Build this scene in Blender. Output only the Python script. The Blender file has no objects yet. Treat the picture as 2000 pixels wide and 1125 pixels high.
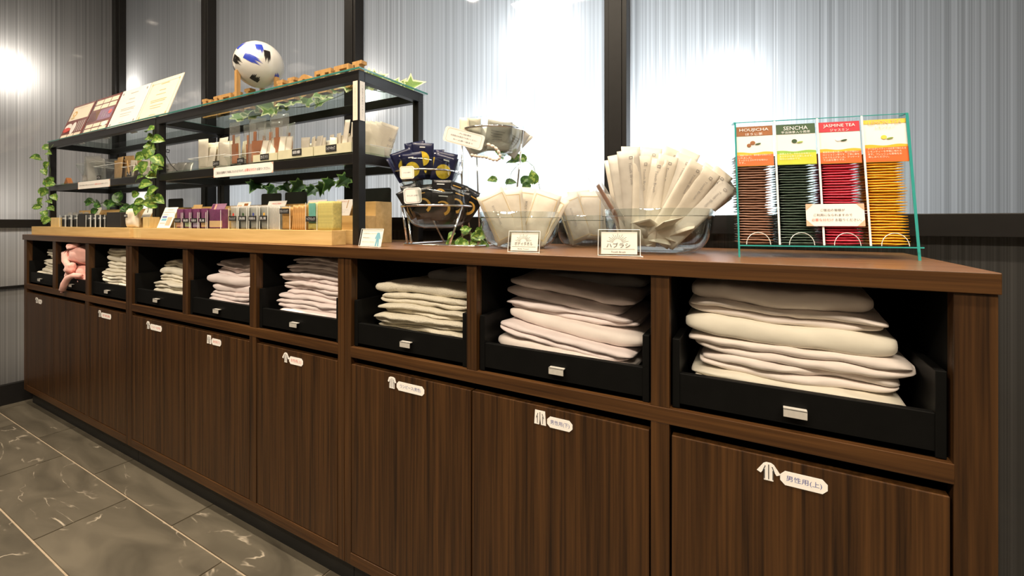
import bpy, math, random
from mathutils import Vector, Matrix, noise
random.seed(7)
R = math.radians
scene = bpy.context.scene
col = scene.collection
# ------------------------------------------------------------------ camera, world, exposure, lights
F_PX, HOR, TH = 861.0, 434.0, math.atan(475 / 861)
SN, CS = math.sin(TH), math.cos(TH)
HC, D0, ZT = 0.967, 0.797, 0.902          # eye height, distance to the cabinet fronts, counter height
cam_d = bpy.data.cameras.new('camera')
cam_d.sensor_width = 36.0
cam_d.lens = F_PX / 2000 * 36
cam_d.shift_y = -(562.5 - HOR) / 2000
cam_d.clip_start = 0.02
cam = bpy.data.objects.new('camera', cam_d)
cam.location = (0, -D0, HC)
cam.rotation_euler = (R(90), 0, TH)
col.objects.link(cam)
scene.camera = cam
scene.view_settings.view_transform = 'Standard'
scene.view_settings.look = 'None'
scene.view_settings.exposure = 0.0
scene.view_settings.gamma = 1.0
scene.view_settings.use_curve_mapping = False
world = bpy.data.worlds.new('world'); scene.world = world
world.use_nodes = True
world.node_tree.nodes['Background'].inputs[0].default_value = (1.0, 0.93, 0.85, 1)
world.node_tree.nodes['Background'].inputs[1].default_value = 0.02

CEIL = 3.0
WB = 0.45            # back wall plane (panel face)
WL = -3.5            # left wall plane
def lamp(name, kind, loc, energy, color=(1, .86, .68), size=.05, rot=None, spread=None):
    d = bpy.data.lights.new(name, kind); d.energy = energy; d.color = color
    if kind == 'AREA':
        d.shape = 'DISK'; d.size = size
        if spread: d.spread = R(spread)
    else:
        d.shadow_soft_size = size
    o = bpy.data.objects.new(name, d); o.location = loc
    if rot: o.rotation_euler = rot
    col.objects.link(o); return o
WARM = (1, .85, .66)
DOWN = [(-2.58, -.457), (-1.64, -.457), (-.70, -.457), (.24, -.457), (1.18, -.457), (-2.25, -1.63)]
FILL = [(-1.55, -2.0), (-.5, -2.0), (.55, -2.0), (1.6, -2.0)]
for x, y in DOWN:
    lamp('downlight_beam', 'AREA', (x, y, CEIL - .03), 10, WARM, .09, spread=110)
for x, y in FILL:                        # fill panels added unseen behind the camera to light the cabinet fronts
    o = lamp('added_fill_beam', 'AREA', (x, y, CEIL - .012), 40, WARM)
    o.data.shape = 'RECTANGLE'; o.data.size = .86; o.data.size_y = .24
# lamps of the lit space behind the translucent panels: x, z on the wall, distance behind it, watts, colour
COOL = (.86, .94, 1.0)
NEUT = (1, .95, .88)
BACK = [(-.60, 1.53, .06, 2.4, COOL), (-.06, 1.33, .045, .6, COOL),
        (-.66, 1.03, .16, 3.6, COOL), (-.45, 1.05, .2, 4.6, COOL), (-.24, 1.07, .2, 8.5, COOL), (-.06, 1.05, .15, 4.0, COOL), (-.74, 1.24, .08, 1.6, COOL),
        (-1.33, 1.47, .05, 1.2, NEUT), (-3.36, 1.74, .10, 3.4, NEUT), (-3.2, 1.06, .14, 2.6, NEUT),
        (-2.2, 1.10, .2, 1.4, COOL), (-1.5, 1.05, .2, 1.3, COOL), (-1.1, 1.05, .2, .9, NEUT),
        (-2.9, 1.5, .6, 4, NEUT), (-2.2, 1.5, .6, 3.6, NEUT), (-1.5, 1.55, .6, 4, NEUT), (-.9, 1.55, .6, 5, COOL), (-.35, 1.45, .35, 2.5, COOL)]
for x, z, dy, e, c in BACK:
    lamp('backlight', 'POINT', (x, WB + dy, z), e, c, .03)
SIDE = [(-.05, 1.78, .10, 3, NEUT), (.2, 1.35, .6, 3.5, (1, .9, .8)), (-.1, 1.06, .2, 1.2, NEUT), (0, .72, .25, .5, WARM), (0, .3, .25, .3, WARM)]
for y, z, dx, e, c in SIDE:
    lamp('backlight', 'POINT', (WL - dx, y, z), e, c, .03)

# ------------------------------------------------------------------ pixel helpers (photo frame 2000 x 1125)
def ray(px, py):
    u, v = (px - 1000) / F_PX, (py - HOR) / F_PX
    return Vector((-SN + CS * u, CS + SN * u, -v))
def on_y(px, py, y):                  # point of the sight line on the plane Y = y
    r = ray(px, py); return r * ((y + D0) / r.y) + Vector((0, -D0, HC))
def on_z(px, py, z=ZT):
    r = ray(px, py); return r * ((z - HC) / r.z) + Vector((0, -D0, HC))
def XA(px, y): return on_y(px, 400, y).x
def ZA(px, py, y): return on_y(px, py, y).z
E_R = Vector((CS, SN, 0)); E_N = Vector((-SN, CS, 0)); E_Z = Vector((0, 0, 1)); E_X = Vector((1, 0, 0)); E_Y = Vector((0, 1, 0))

# ------------------------------------------------------------------ materials
M = {}
def nt(name):
    m = bpy.data.materials.new(name); m.use_nodes = True
    t = m.node_tree; t.nodes.clear()
    out = t.nodes.new('ShaderNodeOutputMaterial'); M[name] = m
    return m, t, out
def pbr(name, c, rough=.5, metal=0, var=.12, scale=30, spec=.5, bump=0, coat=0, trans=0, sheen=0):
    m, t, out = nt(name)
    b = t.nodes.new('ShaderNodeBsdfPrincipled')
    b.inputs['Roughness'].default_value = rough; b.inputs['Metallic'].default_value = metal
    b.inputs['Specular IOR Level'].default_value = spec; b.inputs['Coat Weight'].default_value = coat
    b.inputs['Sheen Weight'].default_value = sheen
    n = t.nodes.new('ShaderNodeTexNoise'); n.inputs['Scale'].default_value = scale; n.inputs['Detail'].default_value = 3
    co = t.nodes.new('ShaderNodeTexCoord'); t.links.new(co.outputs['Object'], n.inputs['Vector'])
    r = t.nodes.new('ShaderNodeValToRGB')
    r.color_ramp.elements[0].position = .3; r.color_ramp.elements[1].position = .7
    r.color_ramp.elements[0].color = (*[x * (1 - var) for x in c], 1); r.color_ramp.elements[1].color = (*[min(1, x * (1 + var)) for x in c], 1)
    t.links.new(n.outputs[0], r.inputs[0]); t.links.new(r.outputs[0], b.inputs['Base Color'])
    if bump:
        bp = t.nodes.new('ShaderNodeBump'); bp.inputs['Strength'].default_value = bump; bp.inputs['Distance'].default_value = .004
        t.links.new(n.outputs[0], bp.inputs['Height']); t.links.new(bp.outputs[0], b.inputs['Normal'])
    if trans:                          # thin sheet that lets some light through
        tr = t.nodes.new('ShaderNodeBsdfTranslucent'); t.links.new(r.outputs[0], tr.inputs[0])
        mx = t.nodes.new('ShaderNodeMixShader'); mx.inputs[0].default_value = trans
        t.links.new(b.outputs[0], mx.inputs[1]); t.links.new(tr.outputs[0], mx.inputs[2]); t.links.new(mx.outputs[0], out.inputs[0])
    else:
        t.links.new(b.outputs[0], out.inputs[0])
    return m
def wood(name, c0, c1, axis, stretch=(55, 1.2), rough=.4, bump=.05, contrast=(.35, .68)):
    m, t, out = nt(name)
    g = t.nodes.new('ShaderNodeNewGeometry'); mp = t.nodes.new('ShaderNodeMapping')
    s = [stretch[0]] * 3; s[axis] = stretch[1]; mp.inputs['Scale'].default_value = s
    t.links.new(g.outputs['Position'], mp.inputs['Vector'])
    n1 = t.nodes.new('ShaderNodeTexNoise'); n1.inputs['Scale'].default_value = 1; n1.inputs['Detail'].default_value = 5; n1.inputs['Roughness'].default_value = .65; n1.inputs['Distortion'].default_value = .3
    n2 = t.nodes.new('ShaderNodeTexNoise'); n2.inputs['Scale'].default_value = 4; n2.inputs['Detail'].default_value = 2
    t.links.new(mp.outputs[0], n1.inputs['Vector']); t.links.new(mp.outputs[0], n2.inputs['Vector'])
    mx = t.nodes.new('ShaderNodeMath'); mx.operation = 'MULTIPLY_ADD'; mx.inputs[1].default_value = .3
    t.links.new(n2.outputs[0], mx.inputs[0]); 
    m2 = t.nodes.new('ShaderNodeMath'); m2.operation = 'MULTIPLY'; m2.inputs[1].default_value = .7; t.links.new(n1.outputs[0], m2.inputs[0])
    t.links.new(m2.outputs[0], mx.inputs[2])
    r = t.nodes.new('ShaderNodeValToRGB'); e = r.color_ramp.elements
    e[0].position, e[1].position = contrast; e[0].color = (*c0, 1); e[1].color = (*c1, 1)
    t.links.new(mx.outputs[0], r.inputs[0])
    b = t.nodes.new('ShaderNodeBsdfPrincipled'); b.inputs['Roughness'].default_value = rough; b.inputs['Specular IOR Level'].default_value = .35
    t.links.new(r.outputs[0], b.inputs['Base Color'])
    if bump:
        bp = t.nodes.new('ShaderNodeBump'); bp.inputs['Strength'].default_value = bump; bp.inputs['Distance'].default_value = .002
        t.links.new(mx.outputs[0], bp.inputs['Height']); t.links.new(bp.outputs[0], b.inputs['Normal'])
    t.links.new(b.outputs[0], out.inputs[0]); return m
def clear(name, tint=(.95, .98, .97), rough=.02, ior=1.45, gain=1.0, haze=0.0):
    m, t, out = nt(name)
    tr = t.nodes.new('ShaderNodeBsdfTransparent'); tr.inputs[0].default_value = (*tint, 1)
    gl = t.nodes.new('ShaderNodeBsdfGlossy'); gl.inputs['Roughness'].default_value = rough
    fr = t.nodes.new('ShaderNodeFresnel'); fr.inputs[0].default_value = ior
    mx = t.nodes.new('ShaderNodeMixShader'); src = fr.outputs[0]
    if gain != 1:
        g = t.nodes.new('ShaderNodeMath'); g.operation = 'MULTIPLY'; g.inputs[1].default_value = gain; g.use_clamp = True
        t.links.new(src, g.inputs[0]); src = g.outputs[0]
    ge = t.nodes.new('ShaderNodeNewGeometry'); iv = t.nodes.new('ShaderNodeMath'); iv.operation = 'SUBTRACT'; iv.inputs[0].default_value = 1; iv.use_clamp = True
    t.links.new(ge.outputs['Backfacing'], iv.inputs[1])
    fm = t.nodes.new('ShaderNodeMath'); fm.operation = 'MULTIPLY'; t.links.new(src, fm.inputs[0]); t.links.new(iv.outputs[0], fm.inputs[1]); src = fm.outputs[0]
    t.links.new(src, mx.inputs[0]); t.links.new(tr.outputs[0], mx.inputs[1]); t.links.new(gl.outputs[0], mx.inputs[2])
    last = mx
    if haze:
        d = t.nodes.new('ShaderNodeBsdfDiffuse'); d.inputs[0].default_value = (.85, .85, .82, 1)
        tl = t.nodes.new('ShaderNodeBsdfTranslucent'); tl.inputs[0].default_value = (.85, .85, .82, 1)
        a = t.nodes.new('ShaderNodeAddShader')
        m0 = t.nodes.new('ShaderNodeMixShader'); m0.inputs[0].default_value = .4
        t.links.new(d.outputs[0], m0.inputs[1]); t.links.new(tl.outputs[0], m0.inputs[2])
        m2 = t.nodes.new('ShaderNodeMixShader'); m2.inputs[0].default_value = haze
        t.links.new(mx.outputs[0], m2.inputs[1]); t.links.new(m0.outputs[0], m2.inputs[2]); last = m2
        t.nodes.remove(a)
    t.links.new(last.outputs[0], out.inputs[0]); return m
def panel_mat(name, axis, tint=(1, 1, 1), thru=.78):
    m, t, out = nt(name)
    g = t.nodes.new('ShaderNodeNewGeometry'); sep = t.nodes.new('ShaderNodeSeparateXYZ')
    t.links.new(g.outputs['Position'], sep.inputs[0])
    src = sep.outputs[axis]
    def n1d(sc, det):
        n = t.nodes.new('ShaderNodeTexNoise'); n.noise_dimensions = '1D'; n.inputs['Scale'].default_value = sc; n.inputs['Detail'].default_value = det
        t.links.new(src, n.inputs['W']); return n.outputs[0]
    a, b_, c_ = n1d(95, 2), n1d(330, 1), n1d(7, 1)
    def math2(op, x, y):
        k = t.nodes.new('ShaderNodeMath'); k.operation = op
        for i, q in enumerate((x, y)):
            if isinstance(q, (int, float)): k.inputs[i].default_value = q
            else: t.links.new(q, k.inputs[i])
        return k.outputs[0]
    s = math2('ADD', math2('MULTIPLY', a, .45), math2('MULTIPLY', b_, .40)); s = math2('ADD', s, math2('MULTIPLY', c_, .15))
    r = t.nodes.new('ShaderNodeValToRGB'); e = r.color_ramp.elements
    e[0].position = .33; e[1].position = .66
    e[0].color = (*[.50 * k for k in tint], 1); e[1].color = (*[.95 * k for k in tint], 1)
    t.links.new(s, r.inputs[0])
    tl = t.nodes.new('ShaderNodeBsdfTranslucent'); df = t.nodes.new('ShaderNodeBsdfDiffuse')
    t.links.new(r.outputs[0], tl.inputs[0])
    dm = t.nodes.new('ShaderNodeMixRGB'); dm.blend_type = 'MULTIPLY'; dm.inputs[0].default_value = 1; dm.inputs[2].default_value = (.20, .195, .19, 1)
    t.links.new(r.outputs[0], dm.inputs[1]); t.links.new(dm.outputs[0], df.inputs[0])
    m1 = t.nodes.new('ShaderNodeMixShader'); m1.inputs[0].default_value = thru
    t.links.new(df.outputs[0], m1.inputs[1]); t.links.new(tl.outputs[0], m1.inputs[2])
    gl = t.nodes.new('ShaderNodeBsdfGlossy'); gl.inputs['Roughness'].default_value = .03
    fr = t.nodes.new('ShaderNodeFresnel'); fr.inputs[0].default_value = 1.48
    m2 = t.nodes.new('ShaderNodeMixShader'); t.links.new(fr.outputs[0], m2.inputs[0])
    t.links.new(m1.outputs[0], m2.inputs[1]); t.links.new(gl.outputs[0], m2.inputs[2])
    t.links.new(m2.outputs[0], out.inputs[0]); return m
def emit(name, c, s):
    m, t, out = nt(name); e = t.nodes.new('ShaderNodeEmission'); e.inputs[0].default_value = (*c, 1); e.inputs[1].default_value = s
    t.links.new(e.outputs[0], out.inputs[0]); return m
def slate(name):
    m, t, out = nt(name)
    g = t.nodes.new('ShaderNodeNewGeometry'); oi = t.nodes.new('ShaderNodeObjectInfo')
    ad = t.nodes.new('ShaderNodeVectorMath'); ad.operation = 'MULTIPLY_ADD'; ad.inputs[1].default_value = (1, 1, 1)
    cb = t.nodes.new('ShaderNodeCombineXYZ'); k = t.nodes.new('ShaderNodeMath'); k.operation = 'MULTIPLY'; k.inputs[1].default_value = 37
    t.links.new(oi.outputs['Random'], k.inputs[0]); t.links.new(k.outputs[0], cb.inputs[2])
    t.links.new(g.outputs['Position'], ad.inputs[0]); t.links.new(cb.outputs[0], ad.inputs[2])
    mp = t.nodes.new('ShaderNodeMapping'); mp.inputs['Scale'].default_value = (3, 9, 3); mp.inputs['Rotation'].default_value = (0, 0, R(-20))
    t.links.new(ad.outputs[0], mp.inputs[0])
    n = t.nodes.new('ShaderNodeTexNoise'); n.inputs['Scale'].default_value = 1; n.inputs['Detail'].default_value = 8; n.inputs['Distortion'].default_value = 1.2
    t.links.new(mp.outputs[0], n.inputs['Vector'])
    r = t.nodes.new('ShaderNodeValToRGB'); e = r.color_ramp.elements
    e[0].position, e[1].position = .3, .75; e[0].color = (.050, .042, .029, 1); e[1].color = (.118, .101, .073, 1)
    t.links.new(n.outputs[0], r.inputs[0])
    # thin pale veins
    n2 = t.nodes.new('ShaderNodeTexNoise'); n2.inputs['Scale'].default_value = .55; n2.inputs['Detail'].default_value = 5; n2.inputs['Distortion'].default_value = .8
    t.links.new(mp.outputs[0], n2.inputs['Vector'])
    r2 = t.nodes.new('ShaderNodeValToRGB'); e = r2.color_ramp.elements
    e[0].position = .492; e[0].color = (0, 0, 0, 1); e[1].position = .508; e[1].color = (0, 0, 0, 1)
    q = e.new(.5); q.color = (1, 1, 1, 1)
    t.links.new(n2.outputs[0], r2.inputs[0])
    n3 = t.nodes.new('ShaderNodeTexNoise'); n3.inputs['Scale'].default_value = 14; t.links.new(g.outputs['Position'], n3.inputs['Vector'])
    r3 = t.nodes.new('ShaderNodeValToRGB'); r3.color_ramp.elements[0].position = .48; r3.color_ramp.elements[1].position = .7
    t.links.new(n3.outputs[0], r3.inputs[0])
    mu = t.nodes.new('ShaderNodeMath'); mu.operation = 'MULTIPLY'; t.links.new(r2.outputs[0], mu.inputs[0]); t.links.new(r3.outputs[0], mu.inputs[1])
    mx = t.nodes.new('ShaderNodeMixRGB'); mx.inputs[2].default_value = (.42, .36, .28, 1)
    t.links.new(mu.outputs[0], mx.inputs[0]); t.links.new(r.outputs[0], mx.inputs[1])
    b = t.nodes.new('ShaderNodeBsdfPrincipled'); b.inputs['Roughness'].default_value = .48
    t.links.new(mx.outputs[0], b.inputs['Base Color'])
    bp = t.nodes.new('ShaderNodeBump'); bp.inputs['Strength'].default_value = .15; bp.inputs['Distance'].default_value = .004
    t.links.new(n.outputs[0], bp.inputs['Height']); t.links.new(bp.outputs[0], b.inputs['Normal'])
    t.links.new(b.outputs[0], out.inputs[0]); return m
wood('walnut_v', (.014, .0056, .0018), (.080, .034, .0095), 2, (60, 1.0))
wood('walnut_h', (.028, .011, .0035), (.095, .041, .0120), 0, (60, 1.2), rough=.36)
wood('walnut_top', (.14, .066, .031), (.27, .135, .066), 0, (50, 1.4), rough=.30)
wood('pine', (.56, .36, .13), (.74, .51, .22), 0, (30, 1.6), rough=.5)
wood('pine_end', (.60, .42, .16), (.76, .55, .25), 2, (40, 6), rough=.5)
wood('letter_wood', (.42, .22, .07), (.60, .35, .13), 2, (60, 8), rough=.45)
pbr('black_metal', (.008, .007, .0065), .36, .0, .1, 60, spec=.45)
pbr('frame_black', (.009, .008, .0075), .42, .0, .1, 40, spec=.3)
pbr('tray_black', (.0035, .0035, .0033), .5, 0, .1, 40, spec=.10)
pbr('liner_black', (.0025, .0025, .0022), .6, 0, .1, 40, spec=.1)
pbr('toe_black', (.006, .006, .006), .5, 0, .1, 40)
pbr('chrome', (.82, .80, .78), .12, 1, .03, 40)
pbr('steel', (.62, .59, .54), .4, .35, .05, 200)
pbr('cloth_cream', (.80, .75, .63), .95, 0, .04, 25, spec=.1, bump=.15, sheen=.2)
pbr('cloth_waffle', (.80, .74, .60), .95, 0, .07, 420, spec=.1, bump=.7, sheen=.2)
pbr('cloth_pinkish', (.80, .70, .68), .92, 0, .04, 20, spec=.12, bump=.12, sheen=.2)
pbr('cloth_blush', (.82, .735, .68), .92, 0, .04, 20, spec=.12, bump=.12, sheen=.2)
pbr('cloth_grey', (.34, .33, .33), .92, 0, .06, 20, spec=.12, bump=.12, sheen=.2)
pbr('cloth_pink', (.86, .46, .40), .9, 0, .08, 30, spec=.15, bump=.2, sheen=.3)
pbr('paper_white', (.84, .80, .75), .6, 0, .03, 20)
pbr('paper_cream', (.84, .74, .58), .6, 0, .03, 20)
pbr('paper_packet', (.74, .68, .57), .45, 0, .06, 30, bump=.25, trans=.13)
pbr('paper_packet_b', (.62, .58, .51), .42, 0, .08, 30, bump=.3, trans=.12)
pbr('kraft', (.50, .31, .13), .6, 0, .12, 40, bump=.15)
pbr('navy_foil', (.012, .014, .05), .28, 0, .15, 40, bump=.2)
pbr('black_foil', (.012, .012, .013), .22, 0, .15, 60, bump=.3)
pbr('foil_grey', (.45, .44, .42), .3, .4, .15, 50, bump=.3)
pbr('lemon_print', (.72, .50, .03), .45, 0, .25, 120)
pbr('orange_print', (.74, .42, .08), .4, 0, .15, 100)
pbr('white_print', (.8, .8, .8), .5, 0, .02)
pbr('ink', (.04, .04, .045), .6, 0, .02)
pbr('ink_grey', (.30, .28, .27), .6, 0, .02)
pbr('ink_soft', (.52, .48, .43), .6, 0, .02)
pbr('ink_blue', (.05, .07, .30), .6, 0, .02)
pbr('ink_red', (.72, .09, .06), .6, 0, .02)
pbr('ink_gold', (.62, .46, .22), .6, 0, .02)
pbr('salmon', (.80, .42, .28), .6, 0, .05)
pbr('maroon', (.16, .03, .02), .45, 0, .25, 30)
pbr('red_food', (.62, .05, .03), .4, 0, .2, 60)
pbr('chalk_black', (.016, .015, .014), .6, 0, .1)
pbr('leaf_green', (.075, .17, .024), .4, 0, .35, 40)
pbr('leaf_light', (.26, .36, .07), .4, 0, .3, 50)
pbr('leaf_dark', (.025, .075, .016), .4, 0, .3, 40)
pbr('ivy_green', (.17, .30, .07), .5, 0, .3, 40)
pbr('ivy_cream', (.70, .74, .42), .5, 0, .15, 40)
pbr('stem_green', (.10, .15, .04), .5, 0, .2, 40)
pbr('bead', (.72, .60, .50), .4, 0, .1, 60)
pbr('purple', (.17, .045, .12), .35, 0, .25, 90)
pbr('purple_lt', (.34, .16, .26), .4, 0, .1, 60)
pbr('pastel_pink', (.70, .38, .28), .5); pbr('pastel_green', (.40, .47, .30), .5); pbr('pastel_lilac', (.42, .34, .50), .5); pbr('pastel_tan', (.66, .44, .24), .5)
pbr('comb_brown', (.40, .13, .035), .35, 0, .2, 30)
pbr('teal_print', (.16, .42, .36), .5); pbr('straw', (.50, .43, .14), .6, 0, .2, 150)
pbr('amber_stick', (.52, .28, .09), .5, 0, .2, 90)
pbr('pale_box', (.60, .56, .38), .5, 0, .06)
pbr('sky_blue', (.18, .42, .55), .6)
pbr('tea_brown', (.27, .135, .085), .32, 0, .12, 160); pbr('tea_green', (.035, .065, .045), .28, 0, .2, 160)
pbr('tea_red', (.62, .035, .075), .32, 0, .12, 160); pbr('tea_yellow', (.86, .42, .01), .32, 0, .1, 160)
pbr('hdr_brown', (.28, .095, .02), .5); pbr('hdr_green', (.035, .085, .03), .5); pbr('hdr_red', (.55, .025, .045), .5); pbr('hdr_yellow', (.82, .55, .06), .5)
pbr('orange_red', (.72, .13, .02), .5, 0, .05); pbr('band_amber', (.85, .42, .02), .5, 0, .05); pbr('lime', (.55, .56, .03), .5, 0, .1); pbr('band_green', (.25, .45, .05), .5)
pbr('teal_edge', (.05, .40, .37), .12, 0, .05, trans=.3)
pbr('acrylic_edge', (.80, .82, .80), .2, 0, .03)
pbr('ball_white', (.83, .80, .74), .22, 0, .03, 20, coat=.4); pbr('ball_blue', (.035, .07, .52), .25, 0, .1, 60, coat=.4); pbr('ball_black', (.015, .013, .012), .3, 0, .1, coat=.4); pbr('ball_red', (.70, .12, .06), .3)
pbr('grout', (.33, .26, .18), .9, 0, .1, 40)
pbr('plaster_dark', (.18, .165, .15), .9, 0, .05, 4)
pbr('plaster_room', (.16, .145, .125), .9, 0, .05, 4)
pbr('sticker_clear', (.20, .13, .09), .25, 0, .05)
slate('slate')
clear('glass', (.87, .90, .895), .01, 1.5, 1.8)
clear('glass_top', (.84, .90, .88), .01, 1.5)
clear('acrylic', (.97, .98, .97), .02, 1.35)
clear('acrylic_teal', (.95, .985, .98), .02, 1.3, .55)
clear('film', (.94, .93, .91), .12, 1.4, 1.0, haze=.30); clear('film_clear', (.95, .94, .92), .10, 1.4, 1.0, haze=.12)
clear('film_grey', (.80, .80, .79), .15, 1.4, 1.0, haze=.28)
pbr('glass_edge', (.05, .20, .17), .08, 0, .05)
panel_mat('poly_back', 0, (1, 1, 1)); panel_mat('poly_side', 1, (1, .97, .93))
emit('lamp_glow', (1, .86, .68), 420); emit('fill_glow', (1, .88, .72), 6)
# ------------------------------------------------------------------ mesh helpers
class MB:
    def __init__(s): s.v, s.f, s.m = [], [], []
    def add(s, vs, fs, mi=0):
        k = len(s.v); s.v += [tuple(p) for p in vs]; s.f += [tuple(i + k for i in f) for f in fs]; s.m += [mi] * len(fs); return s
    def box(s, x0, x1, y0, y1, z0, z1, mi=0):
        return s.add([(x, y, z) for x in (x0, x1) for y in (y0, y1) for z in (z0, z1)],
                     [(0, 1, 3, 2), (4, 6, 7, 5), (0, 4, 5, 1), (2, 3, 7, 6), (0, 2, 6, 4), (1, 5, 7, 3)], mi)
    def tube(s, pts, r, n=8, closed=False, mi=0):
        pts = [Vector(p) for p in pts]; N = len(pts); vs = []; fs = []
        for i, p in enumerate(pts):
            a = pts[i - 1] if (i or closed) else p; b = pts[(i + 1) % N] if (i < N - 1 or closed) else p
            t = (b - a).normalized(); h = Vector((0, 0, 1)) if abs(t.z) < .9 else Vector((1, 0, 0))
            u = t.cross(h).normalized(); w = t.cross(u); rr = r[i] if isinstance(r, (list, tuple)) else r
            vs += [p + (u * math.cos(2 * math.pi * k / n) + w * math.sin(2 * math.pi * k / n)) * rr for k in range(n)]
        for i in range(N if closed else N - 1):
            j = (i + 1) % N
            fs += [(i * n + k, i * n + (k + 1) % n, j * n + (k + 1) % n, j * n + k) for k in range(n)]
        if not closed: fs += [tuple(range(n))[::-1], tuple(range((N - 1) * n, N * n))]
        return s.add(vs, fs, mi)
    def lathe(s, prof, n=40, c=(0, 0, 0), mi=0):
        vs, fs = [], []; K = len(prof)
        for i in range(n):
            a = 2 * math.pi * i / n
            vs += [(c[0] + r * math.cos(a), c[1] + r * math.sin(a), c[2] + z) for r, z in prof]
        for i in range(n):
            j = (i + 1) % n
            fs += [(i * K + k, j * K + k, j * K + k + 1, i * K + k + 1) for k in range(K - 1)]
        return s.add(vs, fs, mi)
    def grid(s, fn, nu, nv, mi=0, mfn=None):
        vs = [fn(i / nu, j / nv) for i in range(nu + 1) for j in range(nv + 1)]; k = len(s.v); s.v += [tuple(p) for p in vs]
        for i in range(nu):
            for j in range(nv):
                a = i * (nv + 1) + j
                s.f.append((k + a, k + a + nv + 1, k + a + nv + 2, k + a + 1)); s.m.append(mfn(i, j) if mfn else mi)
        return s
    def prism(s, poly, o, r, u, th, mi=0):            # flat polygon extruded: o + r*x + u*y, thickness th towards -normal side
        o, r, u = Vector(o), Vector(r), Vector(u); n = r.cross(u).normalized(); K = len(poly)
        a = [o + r * x + u * y for x, y in poly]; b = [p + n * th for p in a]
        return s.add(a + b, [tuple(range(K))[::-1], tuple(range(K, 2 * K))] + [(i, (i + 1) % K, K + (i + 1) % K, K + i) for i in range(K)], mi)
def obj(name, mb, mats, parent=None, smooth=False, bevel=0, sub=0, loc=None, world=False):
    me = bpy.data.meshes.new(name); me.from_pydata(mb.v, [], mb.f); me.update()
    for m in (mats if isinstance(mats, (list, tuple)) else [mats]): me.materials.append(M[m])
    me.polygons.foreach_set('material_index', mb.m)
    if smooth: me.polygons.foreach_set('use_smooth', [True] * len(me.polygons))
    return link(name, me, parent, bevel, sub, loc, world)
def link(name, me, parent=None, bevel=0, sub=0, loc=None, world=False):
    o = bpy.data.objects.new(name, me); col.objects.link(o)
    if parent: o.parent = parent
    if world and parent: o.location = -parent.location
    if loc: o.location = loc
    if bevel:
        b = o.modifiers.new('bevel', 'BEVEL'); b.width = bevel; b.segments = 2; b.limit_method = 'ANGLE'
    if sub:
        b = o.modifiers.new('sub', 'SUBSURF'); b.levels = sub; b.render_levels = sub
    return o
def tag(o, label, cat, group=None):
    o['label'] = label; o['category'] = cat
    if group: o['group'] = group
    return o
def struct(o): o['kind'] = 'structure'; return o
def thing(name, label, cat, loc=(0, 0, 0), rotz=0, group=None, mat4=None):
    o = bpy.data.objects.new(name, None); o.empty_display_size = .05; col.objects.link(o)
    o.location = loc; o.rotation_euler = (0, 0, rotz)
    if mat4 is not None: o.matrix_world = mat4
    return tag(o, label, cat, group)
def frame(o, r, u):                                    # matrix with x=r, z=u, y = z cross x
    r = Vector(r).normalized(); u = Vector(u); u = (u - r * u.dot(r)).normalized(); y = u.cross(r)
    m = Matrix((r, y, u)).transposed().to_4x4(); m.translation = Vector(o); return m
def copy_tree(o, parent=None):
    c = o.copy(); col.objects.link(c); c.parent = parent
    for ch in o.children: copy_tree(ch, c)
    return c
_tc = {}
def text_geo(body):
    if body in _tc: return _tc[body]
    cu = bpy.data.curves.new('t', 'FONT'); cu.body = body; cu.align_x = 'LEFT'; cu.size = 1; cu.resolution_u = 2
    ob = bpy.data.objects.new('t', cu); me = ob.to_mesh()
    vs = [(v.co.x, v.co.y) for v in me.vertices]; fs = [tuple(p.vertices) for p in me.polygons]
    ob.to_mesh_clear(); bpy.data.objects.remove(ob); bpy.data.curves.remove(cu)
    _tc[body] = (vs, fs); return _tc[body]
def letters(mb, body, o, r, u, w=None, h=None, align='C', mi=0, off=.0006):
    vs, fs = text_geo(body)
    if not vs: return mb
    x0, x1 = min(p[0] for p in vs), max(p[0] for p in vs); y0, y1 = min(p[1] for p in vs), max(p[1] for p in vs)
    sx = w / (x1 - x0) if w else None; sy = h / (y1 - y0) if h else None
    sx = sx or sy; sy = sy or sx
    o, r, u = Vector(o), Vector(r).normalized(), Vector(u).normalized(); n = r.cross(u)
    ax = {'C': (x0 + x1) / 2, 'L': x0, 'R': x1}[align]; ay = (y0 + y1) / 2
    return mb.add([o + r * ((x - ax) * sx) + u * ((y - ay) * sy) + n * off for x, y in vs], fs, mi)
def print_on(parent, items, mat, name='lettering'):    # items: (body, o, r, u, w, h[, align])
    mb = MB()
    for it in items: letters(mb, it[0], it[1], it[2], it[3], it[4], it[5], it[6] if len(it) > 6 else 'C')
    if mb.v: return obj(name, mb, mat, parent)
def rrect(x0, x1, y0, y1, r, n=4):
    p = []
    for cx, cy, a0 in ((x1 - r, y0 + r, -90), (x1 - r, y1 - r, 0), (x0 + r, y1 - r, 90), (x0 + r, y0 + r, 180)):
        p += [(cx + r * math.cos(R(a0 + 90 * k / n)), cy + r * math.sin(R(a0 + 90 * k / n))) for k in range(n + 1)]
    return p
def ell(cx, cy, a, b, n=20, rot=0): return [(cx + a * math.cos(t) * math.cos(rot) - b * math.sin(t) * math.sin(rot), cy + a * math.cos(t) * math.sin(rot) + b * math.sin(t) * math.cos(rot)) for t in [2 * math.pi * k / n for k in range(n)]]
NZ = lambda x, y=0, z=0: noise.noise(Vector((x, y, z)))
U = random.uniform
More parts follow.
